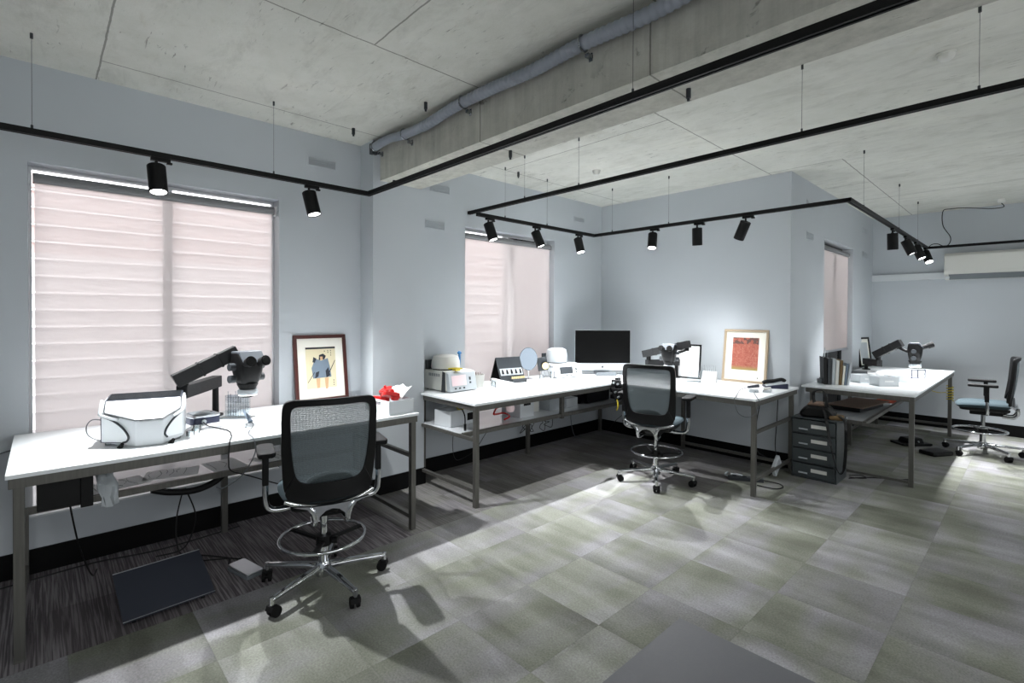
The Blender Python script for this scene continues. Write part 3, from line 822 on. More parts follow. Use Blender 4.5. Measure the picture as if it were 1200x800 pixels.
        sw = a + 1.1 + .7*math.sin(k*2.3); wx, wy = math.cos(sw), math.sin(sw); ox, oy = -wy*.012, wx*.012
        b = NB(); cc = e + Vector((ox, oy, .031))
        for s_ in (-1, 1):
            q = cc + Vector((wx, wy, 0))*(s_*.009)
            cyl(b, q, q + Vector((wx, wy, 0))*(s_*.017), .031, .029, n=24)
        cyl(b, cc - Vector((wx, wy, 0))*.01, cc + Vector((wx, wy, 0))*.01, .012, n=12)
        cyl(b, e + Vector((0, 0, .040)), e + Vector((0, 0, .072)), .010, n=12)
        prism(b, [(-.024, .040), (.020, .052), (.016, .066), (-.016, .064)], -.027, .027, 'x', M=Matrix.Translation(e) @ Matrix.Rotation(sw, 4, 'Z'))
        obj('caster', b, M['rubber'], lg, smooth=True)
    return t
C1 = make_chair()
C2 = copy_tree(C1); C3 = copy_tree(C1)
def place(c, x, y, az, lab):
    c.location = (x, y, 0); c.rotation_euler = (0, 0, math.radians(az-90)); c['label'] = lab
place(C1, -2.955, 1.235, 166, 'drafting chair nearest the camera with its back to us, at the left workbench')
place(C2, -2.60, 4.42, 104, 'drafting chair in the middle at the corner workbench, back turned to us')
place(C3, -.45, 8.15, 184, 'drafting chair seen from its side at the alcove workbench')

# ------------------------------------------------------------------ microscopes on jointed arms
def microscope(lab, base, elbow, a0, a1, head, face, scale=1.0, ez=(.062, .085, .098, .125), tilt=0.0):
    """base: clamp point on the table, elbow: lower joint, a0-a1: upper arm ends, head: centre of the head, face: azimuth the eyepieces point to"""
    t = thing('stereo_microscope', lab, 'microscope', base, 0, 'black stereo microscopes on jointed arms')
    B = Vector(base); L = lambda p: Vector(p) - B
    lo = L(elbow)
    b = NB(); lathe(b, [(.0, 0), (.05, 0), (.05, .012), (.022, .02), (.02, lo.z-.055+.0), (0, lo.z-.055)], 24); obj('clamp_post', b, M['blackm'], t, smooth=True)
    b = NB(); s = Vector((0, 0, lo.z-.03)); e = lo + Vector((0, 0, 0)) - Vector((0, 0, 0))
    d = (Vector((lo.x, lo.y, lo.z-.03)) - s)
    tube(b, [s - d.normalized()*.03, s + d + d.normalized()*.03], .02, 8, 0, sq=(.05*scale, .062*scale)); obj('lower_arm', b, M['armblack'], t, bevel=.004)
    b = NB(); cyl(b, (lo.x, lo.y, lo.z-.03), (lo.x, lo.y, L(a0).z), .022*scale, n=18); obj('elbow_pivot', b, M['blackm'], t, smooth=True)
    b = NB(); p0, p1 = L(a0), L(a1); dd = (p1-p0).normalized()
    tube(b, [p0 - dd*.05, p1 + dd*.03], .02, 8, 0, sq=(.052*scale, .066*scale)); m = (p0+p1)/2
    tube(b, [p0 + dd*.10, p0 + dd*.115], .02, 8, 0, sq=(.058*scale, .073*scale)); tube(b, [p1 - dd*.10, p1 - dd*.085], .02, 8, 0, sq=(.058*scale, .073*scale))
    obj('upper_arm', b, M['armblack'], t, bevel=.004)
    H = L(head)
    b = NB(); tube(b, [p1, p1 + Vector((0, 0, -.05)), (H.x*.6+p1.x*.4, H.y*.6+p1.y*.4, H.z+.03), (H.x, H.y, H.z+.03)], .013*scale, 10, 4); cyl(b, p1, p1 + Vector((0, 0, -.07)), .020*scale, n=14)
    obj('head_bracket', b, M['blackm'], t, smooth=True)
    # head in its own rotated frame
    R = Matrix.Translation(H) @ Matrix.Rotation(math.radians(face), 4, 'Z') @ Matrix.Rotation(math.radians(tilt), 4, 'Y') @ Matrix.Scale(scale, 4)
    b = NB(); rings = []
    for z, xa, xb, hw in ((.095, -.05, .022, .060), (.055, -.056, .056, .064), (.0, -.052, .050, .058), (-.045, -.044, .040, .046), (-.062, -.036, .034, .038)):
        rings.append([b.verts.new(R @ Vector((x, y, z))) for x, y in rrect(1, 1, .25, 4)] if False else
                     [b.verts.new(R @ Vector(((xa+xb)/2 + x*(xb-xa), y*2*hw, z))) for x, y in rrect(1, 1, .22, 4)])
    for A, B in zip(rings, rings[1:]):
        m_ = len(A)
        for i in range(m_): b.faces.new([A[i], A[(i+1) % m_], B[(i+1) % m_], B[i]])
    b.faces.new(rings[0]); b.faces.new(rings[-1][::-1])
    obj('head_body', b, M['black'], t, smooth=True)
    b = NB(); prism(b, [(-.048, .096), (.022, .096), (.066, .052), (.060, .062), (.028, .106), (-.04, .106)], -.058, .058, 'y', M=R); obj('head_cover', b, M['covergrey'], t, bevel=.006*scale)
    for s_ in (-1, 1):
        b = NB(); q0 = R @ Vector((.03, s_*.033, ez[0])); q1 = R @ Vector((ez[1], s_*.036, (ez[0]+ez[2])/2)); q2 = R @ Vector((ez[3], s_*.038, ez[2]))
        cyl(b, q0, q1, .020*scale, n=20); cyl(b, q1, q2, .024*scale, .026*scale, n=20); cyl(b, q2, q2 + (q2-q1).normalized()*.006, .019*scale, n=20)
        obj('eyepiece', b, M['blackm'], t, smooth=True)
    b = NB(); lathe(b, [(0, -.125), (.026, -.125), (.030, -.12), (.036, -.085), (.048, -.062), (.048, -.055), (0, -.055)], 28, M=R); obj('objective', b, M['blackm'], t, smooth=True)
    b = NB(); lathe(b, [(.029, -.112), (.044, -.112), (.047, -.104), (.047, -.092), (.044, -.086), (.034, -.086)], 32, M=R); obj('ring_light', b, M['lgrey'], t, smooth=True)
    b = NB(); lathe(b, [(.031, -.116), (.042, -.116), (.042, -.112), (.031, -.112)], 32, M=R); obj('ring_light_diffuser', b, M['ring_on'], t, smooth=True)
    for z in (.03, -.03):
        for s_ in (-1, 1):
            b = NB(); q0 = R @ Vector((-.01, s_*.06, z)); q1 = R @ Vector((-.01, s_*.088, z)); cyl(b, q0, q1, .019*scale, n=18); obj('focus_knob', b, M['dgrey'], t, smooth=True, bevel=.002)
    return t
microscope('stereo microscope reaching over the left workbench before the big window', (-4.16, .93, TZ), (-3.75, .66, 1.165), (-3.75, .655, 1.225), (-3.74, .94, 1.365), (-3.63, 1.0, 1.245), 14, 1.32, ez=(.048, .075, .062, .100))
microscope('stereo microscope behind the middle chair at the back wall', (-3.02, 5.60, TZ), (-3.20, 5.27, 1.10), (-3.21, 5.25, 1.185), (-2.68, 5.20, 1.315), (-2.83, 5.08, 1.19), -80, 1.22, ez=(.055, .075, .072, .105))
microscope('stereo microscope on the alcove workbench, seen from its side', (-1.68, 8.50, TZ), (-1.50, 8.28, 1.03), (-1.50, 8.26, 1.13), (-1.26, 8.18, 1.28), (-1.09, 8.14, 1.15), 8, 1.42)

# ------------------------------------------------------------------ left bench things
# dust extraction box: white shell, clear hood, grey piping round the arm holes
t = thing('dust_extraction_box', 'large white dust extraction box with dark piping on the left workbench', 'machine', (-3.611, .239, TZ), math.radians(-13))
def fx(y, out=0.0):                                     # how far the bay front stands out at y
    return (.11*y/.17 if y < .17 else (.11 if y < .295 else .11*(.39-y)/.095)) + out
bm = NB()
P_ = {k: bm.verts.new(v) for k, v in dict(A0=(0, 0, .02), C0=(.11, .17, 0.0), D0=(.11, .295, 0.0), B0=(0, .39, .02), A1=(0, 0, .185), C1=(.11, .17, .142), D1=(.11, .295, .142), B1=(0, .39, .185),
      T0=(-.045, 0, .238), T1=(-.045, .39, .238), K0=(-.20, 0, .250), K1=(-.20, .39, .250), Q0=(-.22, 0, .02), Q1=(-.22, .39, .02)).items()}
for f_ in ('A0 C0 C1 A1', 'C0 D0 D1 C1', 'D0 B0 B1 D1', 'A1 C1 T0', 'C1 D1 T1 T0', 'D1 B1 T1', 'T0 T1 K1 K0', 'K0 K1 Q1 Q0', 'Q0 Q1 B0 D0 C0 A0', 'A0 A1 T0 K0 Q0', 'B0 Q1 K1 T1 B1'):
    bm.faces.new([P_[k] for k in f_.split()])
obj('body', bm, M['white_pl'], t, bevel=.006)
bm = NB(); prism(bm, [(-.205, .250), (-.048, .2385), (-.040, .246), (-.200, .264)], .012, .378, 'y'); obj('top_filter', bm, M['bluegrey'], t, bevel=.002)
bm = NB()
for i in range(7): x = -.195+i*.021; z = .2645-(x+.2)*.112; box(bm, x, x+.010, .02, .37, z-.004, z+.003)
obj('filter_slats', bm, M['dgrey'], t)
bm = NB()
V = [(.004, .018, .186), (.108, .17, .150), (.108, .295, .150), (.004, .372, .186), (-.040, .372, .2405), (-.040, .018, .2405)]
vb = [bm.verts.new((x+.003, y, z+.004)) for x, y, z in V]; va = [bm.verts.new((x-.004, y, z-.004)) for x, y, z in V]
for q in ((0, 1, 5), (1, 2, 4, 5), (2, 3, 4)): bm.faces.new([vb[i] for i in q]); bm.faces.new([va[i] for i in q][::-1])
for i in range(6): bm.faces.new([va[i], va[(i+1) % 6], vb[(i+1) % 6], vb[i]])
obj('hood_window', bm, M['white_lam'], t)
bm = NB(); tube(bm, [(-.040, .016, .243), (.0, .014, .195), (.016, .022, .183), (.112, .168, .149), (.112, .297, .149), (.016, .370, .183), (.0, .376, .195), (-.040, .374, .243)], .0032, 6, 0); obj('hood_piping', bm, M['dgrey'], t, smooth=True)
bm = NB(); tube(bm, [(-.05, -.002, .250), (.0, -.004, .190), (.012, .006, .172), (.06, .085, .150)], .008, 8, 3); obj('hood_rim', bm, M['white_pl'], t, smooth=True)
bm = NB(); tube(bm, [(-.05, .392, .250), (.0, .394, .190), (.012, .388, .172), (.06, .342, .150)], .008, 8, 3); obj('hood_rim', bm, M['white_pl'], t, smooth=True)
arcL = [(.004, .168), (.06, .146), (.108, .106), (.135, .062), (.130, .034), (.108, .024)]
arcR = [(.384, .166), (.350, .140), (.318, .098), (.305, .060), (.316, .036)]
for arc, base, nm in ((arcL, [(.004, .024)], 'left'), (arcR, [(.384, .036)], 'right')):
    bm = NB(); pts = arc + base
    a_ = [bm.verts.new((fx(y, .003), y, z)) for y, z in pts]; b_ = [bm.verts.new((fx(y, -.003), y, z)) for y, z in pts]
    bm.faces.new(a_); bm.faces.new(b_[::-1])
    for i in range(len(pts)): bm.faces.new([a_[i], a_[(i+1) % len(pts)], b_[(i+1) % len(pts)], b_[i]])
    obj('sleeve_panel', bm, M['white_lam'], t)
    bm = NB(); tube(bm, [(fx(y, .005), y, z) for y, z in arc], .0055, 8, 6); obj('sleeve_piping', bm, M['dgrey'], t, smooth=True)
bm = NB(); tube(bm, [(.004, .002, .17), (.004, .002, .024), (fx(.11, .004), .11, .023)], .0025, 6, 0); obj('side_trim', bm, M['navy'], t, smooth=True)
bm = NB(); box(bm, -.226, -.221, .03, .36, .04, .22); obj('rear_panel', bm, M['navy'], t)
bm = NB()
for x, y in ((-.02, .03), (-.19, .03), (-.19, .36), (-.02, .36)): cyl(bm, (x, y, 0), (x, y, .022), .014, n=12)
obj('rubber_foot', bm, M['clear'], t, smooth=True)
bm = NB(); tube(bm, [(-.12, -.002, .125), (-.14, -.06, .13), (-.16, -.09, .09), (-.15, -.08, .04), (-.13, -.03, .010), (-.14, .01, .008)], .003, 8); obj('power_cable', bm, M['gcable'], t, smooth=True)
for y, x in ((.10, .095), (.335, .10)):
    bm = NB(); cyl(bm, (x, y, .010), (x+.022, y+.012, .024), .009, n=14); cyl(bm, (x-.01, y-.005, 0), (x+.01, y+.005, .012), .012, n=14); obj('pen_holder', bm, M['black'], t, smooth=True)

# motor control unit with handpiece cable
t = thing('motor_control_unit', 'navy and silver motor control unit between the white box and the bur rack', 'machine', (-3.975, .80, TZ), math.radians(8))
bm = NB(); prism(bm, rrect(.20, .185, .035), .0, .045); obj('base', bm, M['navy'], t, bevel=.006)
bm = NB(); prism(bm, rrect(.205, .19, .037), .045, .060); obj('silver_band', bm, M['alu'], t, bevel=.004)
bm = NB(); prism(bm, rrect(.15, .14, .03), .060, .066); obj('keypad', bm, M['grey'], t, bevel=.003)
bm = NB(); lathe(bm, [(0, .066), (.03, .066), (.028, .072), (0, .072)], 24, c=(.02, .02, 0)); cyl(bm, (.10, -.02, .02), (.115, -.02, .02), .014, n=16); obj('dial', bm, M['lgrey'], t, smooth=True)
bm = NB(); Rz = Matrix.Rotation(math.radians(-8), 3, 'Z')
tube(bm, [Rz @ (Vector(p) - Vector((-3.975, .80, TZ))) for p in ((-3.865, .79, TZ+.018), (-3.75, .80, TZ+.008), (-3.55, .86, TZ+.005), (-3.38, .84, TZ+.005), (-3.25, .80, TZ+.007), (-3.222, .79, TZ-.03), (-3.215, .785, .78), (-3.225, .80, .72), (-3.27, .90, .66), (-3.34, 1.05, .57), (-3.42, 1.2, .48), (-3.52, 1.3, .40))], .0038, 8)
obj('cable', bm, M['cable'], t, smooth=True)
# bur rack: clear stand with steel rods
t = thing('bur_rack', 'clear stand full of small steel burs below the left microscope', 'rack', (-3.965, 1.03, TZ), math.radians(-40))
bm = NB(); prism(bm, rrect(.13, .21, .015), 0, .012); obj('foot', bm, M['clear'], t)
bm = NB(); box(bm, -.015, -.011, -.08, .08, .012, .165); box(bm, .018, .022, -.08, .08, .012, .165); obj('plate', bm, M['clear'], t)
bm = NB()
for i in range(9):
    y = -.07+i*.0175
    cyl(bm, (0, y, .012), (0, y, .185 - .02*(i % 3)), .0022, n=6); lathe(bm, [(0, -.004), (.005, 0), (0, .008)], 8, c=(0, y, .185 - .02*(i % 3)))
for z in (.04, .075, .11, .145): cyl(bm, (.0, -.08, z), (.0, .08, z), .0015, n=6)
obj('burs', bm, M['steelpl'], t, smooth=True)
# handpiece on a white rest
t = thing('dental_handpiece', 'blue and white handpiece resting near the front of the left bench', 'tool', (-3.615, 1.005, TZ), math.radians(10))
bm = NB(); prism(bm, [(-.04, 0), (.04, 0), (.03, .022), (-.03, .022)], -.035, .035, 'y'); obj('rest', bm, M['white_pl'], t, bevel=.004)
bm = NB(); cyl(bm, (-.045, 0, .075), (.02, 0, .033), .010, .015, n=16); cyl(bm, (-.08, 0, .10), (-.045, 0, .075), .006, .010, n=16); obj('grip', bm, M['inkblue'], t, smooth=True)
bm = NB(); tube(bm, [(.02, 0, .033), (.06, .0, .015), (.20, -.10, .005), (.345, -.145, .006), (.385, -.15, -.02), (.39, -.155, -.09), (.375, -.22, -.20), (.33, -.30, -.26), (.30, -.33, -.255)], .0035, 8); obj('cord', bm, M['gcable'], t, smooth=True)
# little jars beside the box
for i, (x, y, h) in enumerate(((-3.56, .66, .03), (-3.62, .70, .03), (-3.69, .72, .035))):
    bm = NB(); lathe(bm, [(0, 0), (.020, 0), (.022, .004), (.022, h), (.018, h), (.018, .006), (0, .006)], 20)
    single('glass_jar', ('tiny clear jar closest to the front right of the white extraction box', 'tiny clear jar, middle of three right of the white extraction box', 'tiny clear jar nearest the motor control unit')[i], 'jar', bm, M['clear'], (x, y, TZ), smooth=True)
# framed prints
def framed(name, lab, cat, w, h, wood, fw, depth, loc, az, lean, mountw, art, thick=.02):
    """picture standing on its bottom edge; faces azimuth az, leans back by lean degrees"""
    t = thing(name, lab, cat, loc, math.radians(az))
    T_ = Matrix.Rotation(math.radians(-lean), 4, 'Y')
    b = NB(); box(b, -depth, 0, -w/2, w/2, 0, fw, M=T_); box(b, -depth, 0, -w/2, w/2, h-fw, h, M=T_); box(b, -depth, 0, -w/2, -w/2+fw, fw, h-fw, M=T_); box(b, -depth, 0, w/2-fw, w/2, fw, h-fw, M=T_)
    obj('frame', b, wood, t, bevel=.002)
    b = NB(); box(b, -depth*.7, -depth*.45, -w/2+fw, w/2-fw, fw, h-fw, M=T_); obj('mount', b, M['mount'], t)
    b = NB(); x = -depth*.45
    box(b, x, x+.001, -w/2+fw+mountw[0], w/2-fw-mountw[0], fw+mountw[1], h-fw-mountw[2], M=T_); ar = obj('print', b, art, t)
    return t, T_, x+.001, ar
t, T_, xf, ar = framed('framed_print', 'dark red framed print of a robed figure leaning beside the big left window', 'picture', .46, .575, M['mahogany'], .03, .028, (-4.225, 1.765, TZ), 0, 8, (.07, .085, .075), M['ricepaper'])
def flat(bm, pts, lift): prism(bm, pts, xf+lift, xf+lift+.0006, 'x', M=T_)
bm = NB(); flat(bm, [(-.13, .452), (.13, .452), (.13, .468), (-.13, .468)], .0003)
flat(bm, [(-.02, .355), (.03, .36), (.045, .39), (.02, .41), (-.015, .40)], .0012); flat(bm, [(-.075, .34), (-.055, .335), (-.04, .37), (-.065, .385)], .0012)
flat(bm, [(.07, .24), (.125, .345), (.122, .35), (.064, .245)], .0012); flat(bm, [(-.12, .165), (-.06, .25), (-.063, .254), (-.123, .168)], .0012)
flat(bm, [(-.06, .20), (-.03, .215), (-.02, .26), (-.05, .25)], .0014); flat(bm, [(.04, .20), (.075, .22), (.06, .29), (.035, .26)], .0014)
for i, (y, z) in enumerate(((.06, .43), (.06, .415), (.085, .43), (.085, .41), (.085, .39), (.03, .428), (.10, .17), (.10, .15), (.1, .13))): flat(bm, [(y, z), (y+.008, z), (y+.006, z+.009), (y+.001, z+.009)], .0012)
obj('ink_marks', bm, M['ink'], ar)
bm = NB(); flat(bm, [(-.075, .20), (.085, .205), (.075, .30), (.06, .37), (.0, .35), (-.05, .37), (-.085, .29)], .0006); obj('robe_shape', bm, M['inkblue'], ar)
bm = NB(); flat(bm, [(-.045, .115), (-.02, .115), (-.015, .20), (-.05, .20)], .0006); flat(bm, [(.03, .105), (.05, .105), (.06, .20), (.025, .20)], .0006); flat(bm, [(-.005, .355), (.015, .355), (.015, .385), (-.01, .385)], .0016)
obj('skin_shapes', bm, M['inkskin'], ar)
def red_art():
    s = NT('red_abstract_print'); tc = s.n('ShaderNodeTexCoord').outputs['Object']
    sep = s.n('ShaderNodeSeparateXYZ'); s.l(tc, sep.inputs[0])
    n = s.noise(s.mapping(tc, (1, 1, 1)), 38, 5, .7, 1.2)
    c = s.ramp(n, [(.32, (.26, .055, .035)), (.5, (.38, .105, .07)), (.68, (.46, .20, .145))])
    g = s.math('ADD', sep.outputs[2], s.math('MULTIPLY', n, .05))
    c = s.mix(s.ramp(g, [(.17, G(1)), (.21, G(0))]), c, (.33, .27, .09, 1))
    c = s.mix(s.math('MULTIPLY', s.math('GREATER_THAN', g, .455), s.math('GREATER_THAN', s.noise(tc, 22, 3), .5)), c, (.12, .06, .05, 1))
    s.l(c, s.b.inputs['Base Color']); s.b.inputs['Roughness'].default_value = .7; return s.m
t, T_, xf, ar = framed('framed_print', 'pale wood framed print with a red field standing at the back wall', 'picture', .49, .60, M['palewood'], .026, .03, (-2.29, 5.745, TZ), -90, 8, (.075, .115, .065), red_art())
bm = NB(); flat(bm, [(.145, .055), (.155, .055), (.155, .066), (.145, .066)], .0006); obj('seal_mark', bm, M['ink'], ar)
t, T_, xf, ar = framed('framed_print', 'small black framed picture leaning at the alcove side wall', 'picture', .36, .44, M['blackm'], .028, .026, (-1.77, 9.0, TZ+.055), -12, 7, (.04, .05, .05), M['lgrey'])
t.location.z = TZ
# white tub with red parts
t = thing('white_tub', 'white tub heaped with red plastic pieces at the right end of the left bench', 'tub', (-3.465, 1.965, TZ), math.radians(3))
bm = NB()
for a in ((-.17, .17, .105, .11, .006, .105), (-.17, -.165, -.105, .105, .006, .105), (.165, .17, -.105, .105, .006, .105), (-.17, .17, -.11, .11, 0, .006), (-.17, -.03, -.11, -.105, .006, .105), (.05, .17, -.11, -.105, .006, .105), (-.03, .05, -.11, -.105, .006, .062), (-.03, .05, -.11, -.105, .085, .105)): box(bm, *a)
obj('body', bm, M['white_pl'], t, bevel=.003)
rr = random.Random(3)
for i, (x, y, a) in enumerate(((-.06, -.03, .3), (.03, .03, -.4), (-.02, .06, .9), (.07, -.04, 1.3), (-.04, .0, 2.2))):
    bm = NB(); Mx = Matrix.Translation((x*1.2, y, .075+.016*i)) @ Matrix.Rotation(a, 4, 'Z') @ Matrix.Rotation(.35*rr.uniform(-1, 1), 4, 'X') @ Matrix.Rotation(.3*rr.uniform(-1, 1), 4, 'Y')
    prism(bm, rrect(.13, .075, .025), 0, .03, M=Mx); prism(bm, [(-.01, -.008), (.01, -.008), (.006, .008), (-.006, .008)], .03, .055, M=Mx)
    single('red_clip', ('red plastic piece at the left of the white tub', 'red plastic piece at the front of the white tub', 'red plastic piece at the right of the white tub', 'red plastic piece lying at the camera side of the tub', 'topmost red plastic piece in the white tub')[i], 'plastic piece', bm, M['red'], (-3.465, 1.965, TZ), math.radians(2), group='red pieces in the white tub', bevel=.004)
bm = NB(); g = []
for i in range(6):
    g.append([bm.verts.new((-.10+.045*i, y, z + .012*math.sin(i*2.1+y*30))) for y, z in ((.02, .10), (.07, .15), (.125, .185))])
for a, c in zip(g, g[1:]):
    for k in range(2): bm.faces.new([a[k], a[k+1], c[k+1], c[k]])
single('plastic_bag', 'crumpled white plastic sheet sticking out of the right side of the tub', 'bag', bm, M['paper'], (-3.465, 1.965, TZ), 0, smooth=True, solid=.002)
# wall sockets
t = thing('wall_socket', 'small grey wall socket between the dark red picture and the pillar', 'socket', (XW, 2.10, .87))
bm = NB(); prism(bm, rrect(.075, .12, .008), 0, .008, 'x'); obj('plate', bm, M['alu'], t, bevel=.002)
bm = NB(); prism(bm, rrect(.018, .03, .004, cy=.015), .008, .012, 'x'); obj('switch', bm, M['white_pl'], t)

# under the left bench
t = thing('drawer_tray', 'black box slung under the left end of the left bench', 'box', (-3.34, -.02, .665))
bm = NB(); box(bm, -.30, .02, 0, .205, 0, .006); box(bm, .014, .02, 0, .205, .006, .15); box(bm, -.30, -.294, 0, .205, .006, .15); box(bm, -.294, .014, 0, .006, .006, .15); box(bm, -.294, .014, .199, .205, .006, .15); obj('tray', bm, M['black'], t, bevel=.003)
bm = NB(); box(bm, .02, .030, .16, .21, -.015, .152); obj('latch', bm, M['blackm'], t, bevel=.003)
bm = NB()
rr = random.Random(5)
for (yy, xx) in ((0, 0),):
    g = []
    for i in range(7):
        g.append([bm.verts.new((-.05+.014*i+rr.uniform(-.01, .01), .02*j+rr.uniform(-.012, .012), .20-.045*j+rr.uniform(-.008, .008))) for j in range(5)])
    for a, c in zip(g, g[1:]):
        for k in range(4): bm.faces.new([a[k], a[k+1], c[k+1], c[k]])
single('plastic_bag', 'crumpled pale grey plastic bag hanging beside the black box under the bench', 'bag', bm, M['lgrey'], (-3.47, .235, .589), math.radians(-75), smooth=True, solid=.002)
# papers on the shelf
def sheet(x, y, a, w, h, lab, z, m='paper', cat='paper', lines=6):
    t = thing('paper_sheet', lab, cat, (x, y, z), a, 'loose sheets on the shelf of the left bench')
    b = NB(); box(b, -w/2, w/2, -h/2, h/2, 0, .0012); obj('sheet', b, M[m], t)
    if lines:
        b = NB()
        rr = random.Random(int(x*100))
        for i in range(lines):
            yy = -h*.38 + h*.76*i/lines; x0 = -w*.4; x1 = x0 + w*rr.uniform(.4, .8)
            tube(b, [(x0, yy, .0016), ((x0+x1)/2, yy+rr.uniform(-.02, .02), .0016), (x1, yy+rr.uniform(-.02, .02), .0016)], .0013, 4, 4)
        obj('drawing_lines', b, M['ink'], t)
    return t
sheet(-3.86, .33, .2, .21, .297, 'sheet with dark drawn lines at the left end of the bench shelf', .587)
sheet(-3.90, .62, -.25, .21, .297, 'sheet with drawn lines in the middle of the bench shelf', .587)
sheet(-3.86, .92, .1, .297, .21, 'blank looking sheet at the right on the bench shelf', .587, lines=2)
sheet(-3.84, 1.25, .3, .21, .297, 'sheet behind the near chair on the bench shelf', .587, lines=3)
# cable hose slung under the shelf
bm = NB(); tube(bm, [(0, 0, .03), (0, .10, -.01), (0, .24, -.03), (0, .36, .0), (0, .44, .065), (0, .46, .10)], .022, 12)
single('cable_sleeve', 'thick black cable sleeve slung beneath the shelf of the left bench', 'cable', bm, M['cable'], (-3.97, .52, .452), smooth=True)
def cable(lab, pts, r=.0045, m='cable', name='cable'):
    o = Vector(pts[0]); b = NB(); tube(b, [Vector(p)-o for p in pts], r, 8)
    return single(name, lab, 'cable', b, M[m], o, smooth=True)
cable('thin black cable looping from the cable sleeve down to the floor under the left bench', [(-4.0, .70, .44), (-4.02, .665, .25), (-4.0, .66, .10), (-3.96, .68, .012), (-3.9, .75, .006), (-3.8, .83, .006), (-3.66, .93, .006), (-3.60, .955, .02)])
cable('second thin cable of the loop hanging from the sleeve under the left bench', [(-4.0, .71, .44), (-4.0, .77, .25), (-4.02, .75, .10), (-4.03, .69, .012), (-4.05, .55, .006)])
cable('thin cable hanging from the black box to the skirting under the left bench', [(-3.62, .10, .665), (-3.72, .12, .50), (-3.85, .16, .25), (-4.0, .22, .02), (-4.1, .25, .006)])
cable('grey cable running along the wall at the left picture edge', [(-4.26, -.8, .62), (-4.28, -.45, .66), (-4.29, -.2, .78), (-4.27, -.09, .80)], m='gcable')
cable('black cable lying along the skirting at the left picture edge', [(-4.2, -.9, .006), (-4.18, -.4, .006), (-4.2, -.1, .006), (-4.22, .25, .006), (-4.15, .6, .006), (-4.2, 1.1, .006)])
# slanted foot rest and pedal
t = thing('foot_rest', 'dark slanted panel foot rest on the striped carpet under the left bench', 'foot rest', (-3.405, .503, 0), math.radians(3))
bm = NB(); prism(bm, [(.165, .026), (.165, .038), (-.155, .170), (-.155, .158)], -.212, .212, 'y'); obj('panel', bm, M['bluegrey'], t, bevel=.002)
bm = NB(); box(bm, .1655, .1670, -.212, .212, .035, .0385); obj('edge_strip', bm, M['alu'], t)
bm = NB(); prism(bm, [(-.154, .1702), (-.149, .1692), (-.149, .1715), (-.154, .1722)], -.212, .212, 'y'); obj('edge_strip', bm, M['alu'], t)
bm = NB()
for y in (-.17, .15): prism(bm, [(.13, 0), (.13, .037), (-.13, .146), (-.13, .128), (.07, .03), (-.13, .02), (-.13, 0)], y, y+.02, 'y')
box(bm, -.13, -.11, -.15, .15, 0, .02); box(bm, .09, .11, -.15, .15, 0, .028); obj('stand', bm, M['black'], t, bevel=.002)
t = thing('foot_pedal', 'flat silver grey foot pedal between the foot rest and the near chair', 'pedal', (-3.44, .935, 0), math.radians(14))
bm = NB(); prism(bm, rrect(.235, .115, .015), .0, .018); obj('base', bm, M['grey'], t, bevel=.003)
bm = NB(); prism(bm, rrect(.225, .108, .015), .022, .034, M=Matrix.Rotation(.03, 4, 'Y')); box(bm, -.02, .02, -.03, .03, .016, .024); obj('tread', bm, M['alu'], t, bevel=.004)
bm = NB(); tube(bm, [(-.118, 0, .012), (-.18, -.01, .006), (-.24, .03, .006), (-.28, .0, .006), (-.36, -.08, .006)], .004, 8); obj('cord', bm, M['cable'], t, smooth=True)

